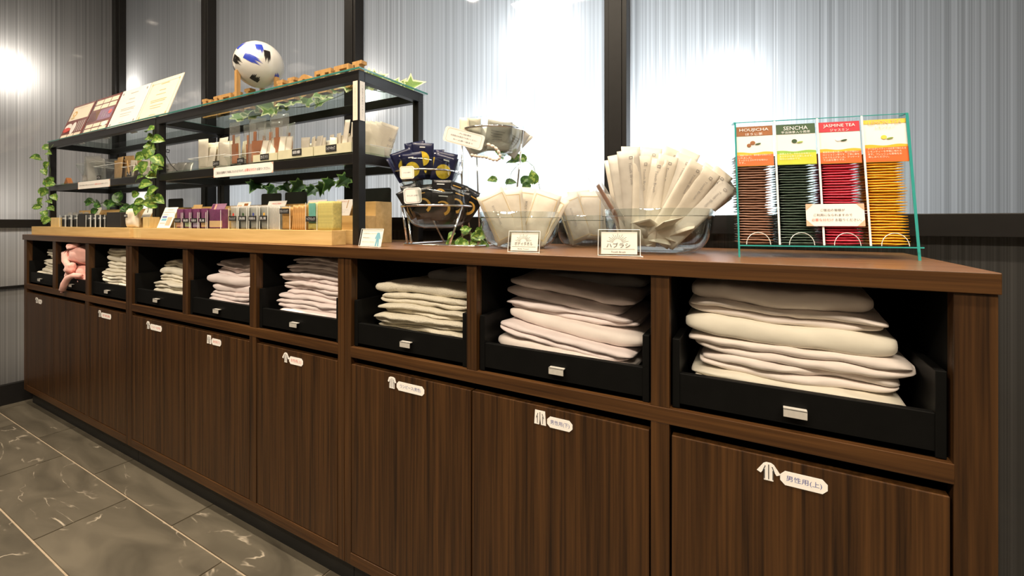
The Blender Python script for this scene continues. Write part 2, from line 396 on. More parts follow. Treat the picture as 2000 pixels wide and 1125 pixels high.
# ------------------------------------------------------------------ setting
fl = struct(obj('floor', MB().box(-3.5, 2.6, -3.2, .45, -.03, -.004), 'grout'))
TW, TD, GAP = .5925, .2355, .006
tile_me = None
for k in range(15):
    y1 = -.093 + .2355 - k * .2355
    x = -2.22 - .5925 * 3 + (.298 if k % 2 == 1 else 0)
    while x < 2.6:
        xa, xb = max(x, -3.5), min(x + TW, 2.6); ya = max(y1 - TD, -3.2)
        full = xa == x and xb == x + TW and ya == y1 - TD
        if xb - xa > .03:
            if full and tile_me:
                o = link('tile', tile_me, fl, loc=(xa, ya, 0))
            else:
                o = obj('tile', MB().box(GAP / 2, xb - xa - GAP / 2, GAP / 2, y1 - ya - GAP / 2, -.006, 0), 'slate', fl, loc=(xa, ya, 0), bevel=.0008 if full else 0)
                if full: tile_me = o.data; o.modifiers.clear()
        x += TW
struct(obj('ceiling', MB().box(-3.6, 2.7, -3.3, .6, CEIL, CEIL + .05), 'plaster_dark'))
struct(obj('wall_right', MB().box(2.6, 2.66, -3.2, .5, 0, CEIL), 'plaster_room'))
struct(obj('wall_front', MB().box(-3.5, 2.6, -3.26, -3.2, 0, CEIL), 'plaster_room'))
# back wall: rails (root mesh), posts and translucent panels as parts
posts_x = [-2.45, -1.392, -.339, .715, 1.77]
wb = struct(obj('wall_back', MB().box(-3.5, 2.6, WB - .022, WB + .03, .937, .985).box(-3.5, 2.6, WB - .022, WB + .03, 0, .10).box(-3.5, 2.6, WB + .004, WB + .03, .10, .937), 'frame_black', bevel=.0015))  # last box: unseen board added to keep backlight out of the lower panels
for px in posts_x:
    obj('post', MB().box(px - .031, px + .031, WB - .042, WB + .03, .985, CEIL).box(px - .018, px + .018, WB - .046, WB - .041, .985, CEIL), 'frame_black', wb, bevel=.001)
    obj('post', MB().box(px - .031, px + .031, WB - .030, WB + .03, 0, .937), 'frame_black', wb)
obj('corner_post', MB().box(-3.5, -3.455, WB - .05, WB + .03, 0, CEIL).box(-3.46, -3.44, WB - .035, WB + .03, 0, CEIL), 'frame_black', wb, bevel=.001)
edges = [-3.5] + posts_x + [2.6]
for a, b in zip(edges, edges[1:]):
    obj('panel', MB().add([(a, WB, .985), (b, WB, .985), (b, WB, CEIL), (a, WB, CEIL)], [(0, 1, 2, 3)]), 'poly_back', wb)
    obj('panel', MB().add([(a, WB, .10), (b, WB, .10), (b, WB, .937), (a, WB, .937)], [(0, 1, 2, 3)]), 'poly_back', wb)
posts_y = [-.62, -1.67, -2.72]
wl = struct(obj('wall_left', MB().box(WL - .03, WL + .022, -3.2, WB, .937, .982).box(WL - .03, WL + .010, -3.2, WB, .612, .626), 'frame_black', bevel=.001))
struct(obj('baseboard_left', MB().box(WL - .03, WL + .03, -3.2, WB, 0, .105), 'frame_black'))
for py in posts_y: obj('post', MB().box(WL - .03, WL + .042, py - .03, py + .03, .105, CEIL), 'frame_black', wl, bevel=.001)
edges = [-3.2] + posts_y[::-1] + [WB]
for a, b in zip(edges, edges[1:]):
    for z0, z1 in ((.105, .612), (.626, .937), (.982, CEIL)):
        obj('panel', MB().add([(WL, a, z0), (WL, b, z0), (WL, b, z1), (WL, a, z1)], [(0, 1, 2, 3)]), 'poly_side', wl)
for x, y in DOWN:
    r = .045
    t = thing('ceiling_downlight', 'round warm recessed downlight in the ceiling', 'ceiling light', (x, y, CEIL), 0, 'recessed ceiling lights')
    obj('trim_ring', MB().lathe([(r, 0), (r + .012, -.001), (r + .012, -.006), (r, -.008), (r, 0)], 28), 'paper_white', t)
    obj('lens', MB().lathe([(.0005, -.002), (r, -.002)], 28), 'lamp_glow', t)
for x, y in FILL:
    t = thing('added_fill_panel', 'rectangular white luminaire on the ceiling of the room', 'ceiling light', (x, y, CEIL), 0, 'rectangular ceiling lights')
    obj('frame', MB().box(-.45, .45, -.14, -.125, -.01, 0).box(-.45, .45, .125, .14, -.01, 0).box(-.45, -.435, -.125, .125, -.01, 0).box(.435, .45, -.125, .125, -.01, 0), 'paper_white', t)
    obj('diffuser', MB().box(-.435, .435, -.125, .125, -.006, -.001), 'fill_glow', t)
# ------------------------------------------------------------------ cabinets, worktop
BX = [(-3.355, -2.993), (-2.953, -2.602), (-2.564, -2.202), (-2.150, -1.764), (-1.731, -1.362), (-1.328, -.965), (-.916, -.554), (-.528, -.161), (-.130, .231)]
UX = [(-3.395, -2.178), (-2.176, -.941), (-.939, .2735)]
ZB, Z1, Z2, ZD, ZDB, ZK = .874, .645, .618, .600, .112, .081
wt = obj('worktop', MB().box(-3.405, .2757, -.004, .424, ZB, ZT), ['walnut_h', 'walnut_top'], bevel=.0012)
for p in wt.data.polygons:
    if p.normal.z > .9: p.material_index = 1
tag(wt, 'long dark walnut worktop running over all the cabinets', 'worktop')
def pillbox(mb, x0, x1, zc, hh, y, mi):
    ch = hh * .30
    poly = [(x0 + ch, -hh / 2), (x1 - ch, -hh / 2), (x1, -hh / 2 + ch), (x1, hh / 2 - ch), (x1 - ch, hh / 2), (x0 + ch, hh / 2), (x0, hh / 2 - ch), (x0, -hh / 2 + ch)]
    mb.prism(poly, (0, y, zc), E_X, E_Z, .0005, mi)
ICON = {'shirt': [(-.5, -.05), (-.22, .42), (-.1, .5), (.1, .5), (.22, .42), (.5, -.05), (.33, -.15), (.2, .08), (.2, -.5), (-.2, -.5), (-.2, .08), (-.33, -.15)],
        'pants': [(-.34, .5), (.34, .5), (.4, -.5), (.06, -.5), (0, .1), (-.06, -.5), (-.4, -.5)],
        'dress': [(-.3, .42), (-.12, .5), (.12, .5), (.3, .42), (.42, .05), (.26, .0), (.26, -.5), (-.26, -.5), (-.26, .0), (-.42, .05)]}
STK = {8: (.004, .094, 'shirt', '男性用(上)', 'ink_blue'), 7: (-.390, -.307, 'pants', '男性用(下)', 'ink_blue'), 6: (-.787, -.672, 'dress', 'ワンピース(男性)', 'ink_blue'),
       5: (-1.198, -1.107, 'shirt', '女性用(上)', 'ink_red'), 4: (-1.604, -1.518, 'pants', '女性用(下)', 'ink_red'), 3: (-2.029, -1.91, 'dress', 'ワンピース(女性)', 'ink_red'),
       2: (-2.463, -2.337, 'dress', '子供用', 'ink_red'), 0: (-3.226, -3.124, 'dress', '子供用', 'ink_grey')}
ULAB = ['dark walnut cabinet of three open trays against the side wall', 'dark walnut cabinet in the middle of the row under the wooden risers', 'dark walnut cabinet under the bowls and the tea display']
for ui, (ux0, ux1) in enumerate(UX):
    t = thing('cabinet', ULAB[ui], 'cabinet', ((ux0 + ux1) / 2, .2, 0), 0, 'walnut cabinets in a row')
    b = BX[ui * 3:ui * 3 + 3]
    li = MB()
    def stile(x0, x1, y0, z0, z1): obj('stile', MB().box(x0, x1, y0, .022, z0, z1), 'walnut_v', t, world=True, bevel=.0008)
    stiles = [(ux0, b[0][0]), (b[0][1], b[1][0]), (b[1][1], b[2][0]), (b[2][1], ux1)]
    for k, (x0, x1) in enumerate(stiles):
        if k in (0, 3):
            stile(x0, x1, 0, ZK, ZB - .0005); li.box(x0, x1, .022, .42, ZK, ZB - .0005)
        else:
            stile(x0, x1, .001, Z1, ZB - .0005); li.box(x0, x1, .022, .42, Z1, ZB - .0005)
            if k == 2: stile(x0, x1, 0, ZDB, Z2); li.box(x0, x1, .022, .42, ZDB, Z2)
    if ui == 2: obj('end_panel', MB().box(ux1, ux1 + .0012, .022, .42, ZK, ZB - .0005), 'walnut_v', t, world=True)
    if ui == 0: obj('end_panel', MB().box(ux0 - .0012, ux0, .022, .42, ZK, ZB - .0005), 'walnut_v', t, world=True)
    obj('rail', MB().box(b[0][0] - .001, b[2][1] + .001, -.0006, .022, Z2, Z1), 'walnut_h', t, world=True, bevel=.0008)
    obj('rail', MB().box(b[0][0] - .001, b[2][1] + .001, -.0004, .022, ZK, ZDB), 'walnut_h', t, world=True, bevel=.0008)
    li.box(b[0][0], b[2][1], .022, .42, Z2, Z1 - .001); li.box(b[0][0], b[2][1], .022, .42, ZK, ZDB - .001); li.box(ux0, ux1, .412, .42, ZK, ZB - .001)
    obj('carcass', li, 'liner_black', t, world=True)
    obj('toe_kick', MB().box(ux0, ux1, .032, .05, 0, ZK), 'toe_black', t, world=True)
    mid = (b[0][1] + b[1][0]) / 2
    doors = [(b[0][0] + .0015, mid - .002, ui * 3), (mid + .002, b[1][1] - .003, ui * 3 + 1), (b[2][0] + .004, b[2][1] - .003, ui * 3 + 2)]
    for x0, x1, bi in doors:
        d = obj('door', MB().box(x0, x1, .0005, .0185, ZDB + .002, ZD), 'walnut_v', t, world=True, bevel=.0012)
        if bi in STK:
            sx0, sx1, ic, tx, im = STK[bi]; W = sx1 - sx0; hh = .025; zc = .5745 if bi != 0 else .567
            iw = hh * 1.15 if bi != 0 else W * .42
            if bi == 0: W *= .9
            s = MB(); s.prism([(px * iw * 1.12 + sx0 + iw / 2, pz * hh * 1.12 + .003) for px, pz in ICON[ic]], (0, 0, zc), E_X, E_Z, .0005, 0)
            pillbox(s, sx0 + iw + .001, sx0 + W, zc - .001, hh * .86, 0, 0)
            st = obj('sticker', s, 'paper_white', d); st.location = (0, 0, 0)
            lm = MB()
            for q in ((-.28, -.03, -.16, .34), (.28, -.03, .16, .34), (0, -.46, 0, .44), (-.2, -.46, -.2, .1), (.2, -.46, .2, .1)):
                a = Vector((q[0] * iw + sx0 + iw / 2, -.0008, q[1] * hh + zc + .003)); c = Vector((q[2] * iw + sx0 + iw / 2, -.0008, q[3] * hh + zc + .003))
                lm.tube([a, c], .0006, 4)
            obj('icon_lines', lm, 'ink', d)
            print_on(d, [(tx, (sx0 + iw + .001 + (W - iw) / 2, 0, zc - .001), E_X, E_Z, (W - iw) * .74, hh * .40)], im)
    for k in range(3):
        x0, x1 = b[k]; y0 = .010
        g = .004
        d = MB().box(x0 + g, x1 - g, y0, y0 + .012, Z1 + .001, .706).box(x0 + g, x0 + g + .012, y0 - .002, .40, Z1 + .001, .765).box(x1 - g - .012, x1 - g, y0 - .002, .40, Z1 + .001, .765).box(x0 + g, x1 - g, y0, .40, Z1 + .001, Z1 + .010).box(x0 + g, x1 - g, .39, .40, Z1 + .001, .76)
        dr = obj('drawer', d, 'tray_black', t, world=True, bevel=.001)
        hx = (x0 + x1) / 2 + (.003 if ui == 2 else -.005)
        if (ui, k) == (0, 1): hx += .01
        obj('handle', MB().box(hx - .0155, hx + .0155, y0 - .011, y0 - .009, .668, .681).box(hx - .0155, hx + .0155, y0 - .011, y0, .679, .681), 'steel', dr, bevel=.0005)
# ------------------------------------------------------------------ folded garments in the trays
def garment(x0, x1, y0, y1, z0, h, seed, lobes=2, wav=.006, skew=0.0, tilt=0.0, back=0.0, nx=34):
    """a folded piece of cloth: rounded front folds (lobes), soft sag and wandering edges"""
    rnd = random.Random(seed); mb = MB(); K = 7
    sec = []                                            # (t along depth 0 front..1 back, s height 0..1, front flag/lobe)
    for k in range(K): sec.append((1 - k / K * .97, 1.0, -1))
    for l in range(lobes):
        a0 = 1 - l / lobes; hh = 1 / lobes
        for k in range(7):
            an = math.pi * k / 6; sec.append((None, a0 - hh * (1 - math.cos(an)) / 2, l + .0 + math.sin(an) * .999))
    for k in range(K): sec.append((.03 + k / K * .97, 0.0, -1))
    n = len(sec); W = x1 - x0; Dp = y1 - y0
    offs = [rnd.uniform(-.014, .006) for _ in range(lobes)]; offs[0] = rnd.uniform(-.008, .005)
    lx = [(rnd.uniform(-.012, .012), rnd.uniform(-.02, .012)) for _ in range(lobes)]
    fold = [(rnd.uniform(.1, .9), rnd.uniform(.04, .10), rnd.uniform(-1, 1)) for _ in range(3)]
    vs = []
    for i in range(nx + 1):
        u = i / nx; e = 2 * u - 1
        th = max(.30, (1 - abs(e) ** 7) ** .5)
        for t, s, l in sec:
            li = min(lobes - 1, max(0, int(l))) if l >= 0 else (0 if s > .5 else lobes - 1)
            x = x0 + W * u + (lx[li][0] * (1 - u) + lx[li][1] * u) * (1 if abs(e) > .3 else abs(e) / .3)
            edge = offs[li] + .014 * NZ(x * 8, li * 3.7, seed * 1.3) + .004 * NZ(x * 31, li * 2.7, seed * 1.9)
            crease = sum(c * math.exp(-((u - p) / w) ** 2) for p, w, c in fold) * .0025
            if l >= 0:
                y = y0 - edge + .012 - (l - int(l)) * .012 * (1 if th > .5 else .6) - (1 - th) * -.02
            else:
                y = y0 - edge + .012 + t * (Dp - .012)
            d = (y - y0) / max(Dp, .01)
            z = z0 + h * ((s - .5) * th + .5) + wav * NZ(x * 7, y * 7, (seed // 13) * 2.1) + crease + tilt * (u - .5) + back * d
            z += .0034 * NZ(x * 24 + y * 14, y * 12 + s * 3, seed) + .0016 * NZ(x * 60 + y * 30, y * 30, seed + 5 * s)
            y += skew * (u - .5)
            vs.append((x, y, z))
    fs = [(i * n + k, i * n + (k + 1) % n, (i + 1) * n + (k + 1) % n, (i + 1) * n + k) for i in range(nx) for k in range(n)]
    fs += [tuple(range(n))[::-1], tuple(range(nx * n, nx * n + n))]
    return mb.add(vs, fs)
def place_garment(label, group, mat, *a, **k):
    mb = garment(*a, **k); c = Vector((sum(v[0] for v in mb.v) / len(mb.v), sum(v[1] for v in mb.v) / len(mb.v), min(v[2] for v in mb.v)))
    mb.v = [tuple(Vector(v) - c) for v in mb.v]
    return tag(obj('folded_garment', mb, mat, None, smooth=True, sub=1, loc=c), label, 'clothing', group)
FZ = Z1 + .011
def stack(bay, mats, xs, hs, y0, label, group, seed, ztop=None, y_step=.0, wav=.006, lobes=None, back=0, tilt=0):
    x0, x1 = xs; z = FZ
    for i, h in enumerate(hs):
        r = random.Random(seed * 31 + i)
        m = mats[i] if isinstance(mats, list) else mats
        place_garment(label + ', ' + (['the lowest', 'second from the bottom', 'third from the bottom', 'fourth from the bottom', 'fifth from the bottom', 'sixth from the bottom', 'seventh from the bottom', 'eighth from the bottom'][i] if i < len(hs) - 1 else 'the upper one'), group, m, x0 + r.uniform(-.006, .012) + max(0, i - 4) * .004, x1 + r.uniform(-.014, .006) - max(0, i - 3) * .006, y0 + r.uniform(-.006, .008) + i * y_step, .33 + r.uniform(-.02, .02), z, h, seed * 13 + i,
                      lobes=(lobes[i] if lobes else r.choice([1, 2, 2])), wav=wav * (1 + i * .12), skew=r.uniform(-.012, .012), tilt=tilt * r.uniform(.5, 1.2), back=back)
        z += h * .97
P9 = (-.104, .203)
stack(8, ['cloth_cream', 'cloth_cream', 'cloth_blush', 'cloth_blush', 'cloth_cream', 'cloth_blush', 'cloth_blush'], P9, [.026, .028, .030, .032, .036, .030, .030], .030, 'cream garment piled under the tea display', 'garments under the tea display', 3, y_step=.004, wav=.008, lobes=[2, 2, 2, 2, 1, 2, 1], tilt=-.012)
place_garment('dark grey garment folded on top of the pile under the tea display', None, 'cloth_grey', -.105, .14, .17, .36, FZ + .188, .022, 77, lobes=1, wav=.004)
stack(7, ['cloth_cream', 'cloth_blush', 'cloth_pinkish', 'cloth_blush', 'cloth_pinkish', 'cloth_pinkish', 'cloth_pinkish'], (-.508, -.200), [.026, .030, .026, .028, .026, .024, .020], .026, 'blush trousers slumped under the toothbrush bowl', 'garments under the toothbrush bowl', 5, y_step=.011, wav=.010, lobes=[2, 1, 2, 1, 2, 1, 1], tilt=-.030)
place_garment('grey garment rolled at the back of the tray under the toothbrush bowl', None, 'cloth_grey', -.46, -.19, .16, .37, FZ + .165, .026, 91, lobes=1, wav=.006)
stack(6, ['cloth_cream', 'cloth_waffle', 'cloth_waffle', 'cloth_waffle', 'cloth_waffle', 'cloth_waffle'], (-.888, -.580), [.024, .026, .026, .026, .028, .028], .030, 'cream waffle robe piled under the bowl stand', 'robes under the bowl stand', 9, y_step=.005, wav=.004, lobes=[1, 2, 2, 2, 2, 1])
place_garment('grey white robe lying at the back above the waffle robes', None, 'cloth_grey', -.80, -.58, .14, .36, FZ + .152, .028, 61, lobes=1, wav=.008)
stack(5, 'cloth_pinkish', (-1.297, -.985), [.026, .028, .026, .028, .026, .028, .024, .020], .028, 'pale pinkish garment piled beside the cabinet joint', 'garments beside the cabinet joint', 15, y_step=.005, wav=.006)
stack(4, 'cloth_pinkish', (-1.702, -1.385), [.024, .028, .026, .028, .030, .026, .020], .030, 'pinkish garment piled in the central tray of the middle cabinet', 'garments in the middle tray', 21, y_step=.006, wav=.008, tilt=.01)
stack(3, 'cloth_cream', (-2.115, -1.785), [.026, .028, .028, .028, .028, .026], .030, 'cream garment piled in the end tray of the middle cabinet', 'garments in the first middle tray', 27, y_step=.008, wav=.007)
stack(2, 'cloth_cream', (-2.540, -2.22), [.026, .026, .028, .028, .030, .032, .028], .022, 'cream garment piled untidily beside the pink pouches', 'garments beside the pink pouch', 33, y_step=.004, wav=.009)
stack(0, 'cloth_cream', (-3.318, -3.01), [.026, .026, .03, .032, .030, .026], .030, 'crumpled cream towel piled near the side wall', 'towels in the end tray', 39, y_step=.006, wav=.014)
# pink pouches with ties
def blob(c, r, seed, amp=.18):
    def fn(u, v):
        th, ph = 2 * math.pi * u, math.pi * v
        d = Vector((math.sin(ph) * math.cos(th), math.sin(ph) * math.sin(th), math.cos(ph)))
        d = Vector([math.copysign(abs(q) ** .72, q) for q in d])
        k = 1 + amp * NZ(d.x * 1.6 + seed, d.y * 1.6, d.z * 1.6) + amp * .4 * NZ(d.x * 4 + seed, d.y * 4, d.z * 4)
        return (d.x * r[0] * k, d.y * r[1] * k, d.z * r[2] * k)
    return MB().grid(fn, 36, 20)
def pouch(loc, r, seed, label):
    t = thing('gathered_pouch', label, 'pouch', (loc[0], loc[1], loc[2] - r[2]), 0, 'pink pouches with ties')
    obj('bag', blob(None, r, seed), 'cloth_pink', t, smooth=True, loc=(0, 0, r[2]))
    return t
pa = pouch((-2.790, .098, FZ + .056), (.150, .088, .054), 2, 'pink cloth pouch with a tie hanging over the tray front')
obj('tie', MB().tube([(.10, -.085, .066), (.06, -.098, .066), (.02, -.106, .052), (-.01, -.110, .020), (-.028, -.111, -.005), (-.034, -.111, -.018)], [.010, .012, .013, .014, .013, .008], 8), 'cloth_pink', pa, smooth=True)
obj('tie', MB().tube([(-.12, -.06, .07), (-.05, -.088, .085), (.03, -.092, .08)], [.008, .014, .010], 8), 'cloth_pink', pa, smooth=True)
pb = pouch((-2.790, .098, FZ + .158), (.152, .088, .052), 8, 'pink cloth pouch with a looped tie, upper of two in the tray')
obj('tie', MB().tube([(.04, -.078, .100), (-.02, -.088, .092), (-.06, -.091, .060), (-.05, -.094, .022), (-.01, -.096, .002), (.03, -.094, -.004)], [.010, .014, .015, .014, .013, .010], 8), 'cloth_pink', pb, smooth=True)
obj('knot', blob(None, (.024, .018, .022), 3), 'cloth_pink', pb, smooth=True, loc=(.02, -.098, -.004))
# ------------------------------------------------------------------ shelving racks
YF, YR = .08, .356
def rack(x0, x1, label):
    t = thing('display_rack', label, 'display rack', ((x0 + x1) / 2, (YF + YR) / 2, ZT), 0, 'black display racks on the worktop')
    p = .025
    for x in (x0, x1 - p):
        for y in (YF, YR - p): obj('post', MB().box(x, x + p, y, y + p, ZT, 1.367), 'black_metal', t, world=True, bevel=.001)
    for z0, z1, nm in ((1.367, 1.397, 'top_rail'), (1.135, 1.163, 'shelf_rail')):
        e = 0 if nm == 'top_rail' else p
        obj(nm, MB().box(x0 + e, x1 - e, YF, YF + p * .9, z0, z1), 'black_metal', t, world=True, bevel=.001)
        obj(nm, MB().box(x0 + e, x1 - e, YR - p * .9, YR, z0, z1), 'black_metal', t, world=True, bevel=.001)
        for x in (x0, x1 - p * .9): obj(nm, MB().box(x, x + p * .9, YF + p * .9, YR - p * .9, z0, z1), 'black_metal', t, world=True, bevel=.001)
    g = obj('glass_top', MB().box(x0 - .002, x1 + .006, YF - .003, YR + .014, 1.3975, 1.4025), 'glass_top', t, world=True)
    obj('glass_edge', MB().box(x0 - .002, x1 + .006, YF - .0042, YF - .003, 1.3975, 1.4025).box(x1 + .006, x1 + .0072, YF - .0042, YR + .014, 1.3975, 1.4025), 'glass_edge', g)
    g = obj('glass_shelf', MB().box(x0 + .003, x1 - .003, YF + .001, YR - .001, 1.1635, 1.1685), 'glass_top', t, world=True)
    return t
RX = [(-3.349, -2.156), (-2.150, -.976)]
rk0 = rack(*RX[0], 'black metal rack with glass shelves, standing by the side wall')
rk1 = rack(*RX[1], 'black metal rack with glass shelves, the ball on top')
ZS, ZG = 1.1687, 1.4027
# notices on the rails and the post
def notice(parent, x0, x1, z0, z1, y, parts, name='notice'):
    s = obj(name, MB().box(x0, x1, y - .0012, y - .0002, z0, z1), 'paper_white', parent, world=True)
    w, h = x1 - x0, z1 - z0
    for cx, sx in ((x0, 1), (x1, -1)):
        for cz, sz in ((z0, 1), (z1, -1)): obj('corner_print', MB().prism([(0, 0), (sx * h * .25, 0), (0, sz * h * .25)] if sx * sz > 0 else [(0, 0), (0, sz * h * .25), (sx * h * .25, 0)], (cx, y - .0013, cz), E_X, E_Z, .0003), 'salmon', s)
    for body, xa, xb, zc, hh, m in parts: print_on(s, [(body, ((x0 + w * (xa + xb) / 2), y - .0012, z0 + h * zc), E_X, E_Z, w * (xb - xa), h * hh)], m)
    return s
xa, xb = XA(418, YF), XA(534, YF)
notice(rk1, xa, xb, 1.128, 1.163, YF, [('ご宿泊の皆様がご利用になられますので、', .04, .54, .45, .26, 'ink'), ('必要な分だけ', .55, .74, .47, .28, 'ink_red'), ('お取りください。', .75, .96, .45, .26, 'ink')])
xa, xb = XA(153, YF), XA(215, YF)
notice(rk0, xa, xb, 1.130, 1.165, YF, [('ご宿泊の皆様がご利用になられますので、', .04, .54, .5, .2, 'ink_grey'), ('必要な分だけ', .55, .74, .5, .22, 'ink_red'), ('お取りください。', .75, .96, .5, .2, 'ink_grey')])
sx = -.976
s = obj('post_label', MB().box(sx - .022, sx - .004, YF - .0012, YF - .0002, 1.255, 1.366), 'paper_cream', rk1, world=True)
print_on(s, [('ご自由にお取りください', (sx - .013, YF - .0012, 1.31), -E_Z, E_X, .09, .005)], 'ink_soft')
s = obj('post_label', MB().box(sx + .0002, sx + .0012, YF + .004, YF + .021, 1.255, 1.366), 'paper_white', rk1, world=True)
print_on(s, [('ご自由にお取りください', (sx + .0012, YF + .0125, 1.31), -E_Z, E_Y, .09, .005)], 'ink_grey')
# ------------------------------------------------------------------ things on the rack tops
def sheet(x0, w, h, label, kind):
    lean = R(18.5); y = .100
    t = thing('display_board', label, 'sign', mat4=frame((x0, y, ZG + .001), E_X, Vector((0, math.sin(lean), math.cos(lean)))))
    obj('board', MB().box(0, w, 0, .003, 0, h), {'menu': 'maroon', 'menu2': 'maroon', 'cert': 'paper_white', 'cert2': 'paper_cream'}[kind], t, bevel=.0006)
    obj('foot', MB().box(w * .4, w * .6, .003, .06, 0, .003).box(w * .47, w * .53, .003, .035, 0, h * .3), 'acrylic_edge', t)
    y = -.0002
    def plate(x0, x1, z0, z1, m, nm='print'): obj(nm, MB().prism([(x0 * w, z0 * h), (x1 * w, z0 * h), (x1 * w, z1 * h), (x0 * w, z1 * h)], (0, y, 0), E_X, E_Z, .0004), m, t)
    def disc(cx, cz, a, b, m, nm='print', k=1): obj(nm, MB().prism(ell(cx * w, cz * h, a * w, b * h), (0, y - .0003 * k, 0), E_X, E_Z, .0004), m, t)
    if kind == 'menu':
        plate(.06, .95, .55, .95, 'paper_cream'); disc(.25, .74, .09, .085, 'orange_print'); disc(.25, .74, .04, .04, 'paper_cream', k=2); disc(.22, .62, .09, .03, 'ink_gold')
        print_on(t, [('MENU', (.55 * w, y - .0005, .89 * h), E_X, E_Z, .5 * w, .03 * h)], 'ink_soft')
        disc(.22, .36, .16, .10, 'paper_white'); disc(.20, .28, .17, .07, 'red_food', k=2)
        for q in range(4): plate(.62 + q * .09, .65 + q * .09, .18, .48, 'steel')
        disc(.48, .30, .10, .17, 'paper_white')
        for q in range(3): plate(.05 + q * .31, .33 + q * .31, .03, .14, 'paper_cream')
    elif kind == 'menu2':
        for i in range(3):
            for j in range(2): plate(.05 + i * .31, .33 + i * .31, .82 - j * .15, .94 - j * .15, 'paper_cream')
        for i in range(3):
            for j in range(2): plate(.05 + i * .31, .33 + i * .31, .17 - j * .13, .27 - j * .13, 'paper_cream')
        plate(.05, .95, .34, .63, 'purple'); plate(.05, .4, .34, .63, 'kraft')
        for q in range(4): plate(.55 + q * .1, .57 + q * .1, .40, .58 - .03 * q, 'steel')
        disc(.85, .52, .07, .06, 'red_food'); disc(.83, .2, .1, .07, 'paper_white', k=2)
    else:
        m = 'ink_grey' if kind == 'cert' else 'ink_gold'
        if kind == 'cert2':
            for a in ((.06, .94, .07, .08), (.06, .94, .90, .91), (.06, .075, .07, .91), (.925, .94, .07, .91)): plate(*a, 'paper_packet')
        rows = [(.86, .26, .02), (.70, .2, .016), (.60, .3, .014), (.46, .5, .016), (.42, .46, .014), (.33, .4, .012), (.27, .34, .012), (.10, .2, .014)]
        for z, ww, hh in rows: plate(.5 - ww / 2, .5 + ww / 2, z, z + hh, 'ink_soft' if kind == 'cert' else 'ink_gold', 'print_line')
        for cx in (.08, .92):
            for cz in (.1, .9): disc(cx, cz, .02, .03, m, 'ornament')
for x0, lb, kd in ((-3.285, 'maroon menu board with a red dish, on the rack by the side wall', 'menu'), (-2.980, 'maroon menu board with price boxes, leaning on the rack top', 'menu2'), (-2.685, 'white printed notice board between the menus and the cream board', 'cert'), (-2.392, 'cream notice board with gold border at the end of the rack', 'cert2')):
    sheet(x0, .285 if kd != 'cert2' else .28, .208, lb, kd)
# ball on three wooden prongs
BC = on_y(506, 127, .21); BR = .0865
bs = thing('ball_stand', 'three wooden prongs holding the ball on the glass top', 'stand', (BC.x, BC.y, ZG))
for a in (-100, 20, 140):
    x, y = .074 * math.cos(R(a)), .074 * math.sin(R(a))
    zc = BC.z - math.sqrt(BR * BR - .074 ** 2) - ZG
    obj('prong', MB().box(x - .007, x + .007, y - .007, y + .007, 0.0005, zc + (-.006 if a != -100 else .004)), 'letter_wood', bs)
def ball_mat(u, v): pass
mb = MB(); patch = []
for _ in range(0): pass
dirs = []
for (px, py, ang, L, wd, mi) in ((521, 132, -28, .075, .026, 1), (487, 133, -30, .06, .028, 2), (492, 98, 40, .05, .020, 1), (529, 108, -65, .05, .024, 1), (541, 122, -85, .055, .022, 2), (470, 112, 60, .04, .018, 2), (516, 163, 40, .035, .03, 2), (500, 86, 15, .05, .02, 2), (462, 135, -70, .045, .02, 3), (548, 152, 60, .03, .02, 1), (474, 152, -55, .05, .016, 2)):
    dx, dz = (px - 506) / 46 * .97, (127 - py) / 46 * .97
    q = max(.02, 1 - dx * dx - dz * dz); n = (E_R * dx + E_Z * dz - E_N * math.sqrt(q)).normalized()
    tx = (E_R - n * n.dot(E_R)).normalized(); tz = n.cross(tx) * -1
    if tz.z < 0: tz = -tz
    dirs.append((n, (tx * math.cos(R(ang)) + tz * math.sin(R(ang))), (-tx * math.sin(R(ang)) + tz * math.cos(R(ang))), L / BR, wd / BR, mi))
mb.grid(lambda u, v: (BR * math.sin(math.pi * v) * math.cos(2 * math.pi * u), BR * math.sin(math.pi * v) * math.sin(2 * math.pi * u), -BR * math.cos(math.pi * v)), 48, 28)
t = thing('soccer_ball', 'glossy white football with blue and black feathered bars', 'ball', BC)
obj('shell', mb, 'ball_white', t, smooth=True)
for n, a, b, L, w, mi in dirs:                          # printed bars: solid at one end, feathered at the other
    p = MB(); S = 7
    for k in range(S):
        y0, y1 = -w / 2 + w * k / S, -w / 2 + w * (k + 1) / S; ln = L * (.62 + .38 * ((k * 5) % S) / S)
        K = 7; vs = []
        for q in range(K + 1):
            s_ = -L / 2 + ln * q / K; tp = 1 if q < K - 2 else (K - q) / 2.01 * .9 + .05
            ym = (y0 + y1) / 2
            for yy in (ym + (y0 - ym) * tp, ym + (y1 - ym) * tp): vs.append((n + a * s_ + b * yy).normalized() * (BR + .0006))
        p.add(vs, [(2 * q, 2 * q + 2, 2 * q + 3, 2 * q + 1) for q in range(K)])
    obj('printed_bar', p, {1: 'ball_blue', 2: 'ball_black', 3: 'ball_red'}[mi], t, smooth=True)
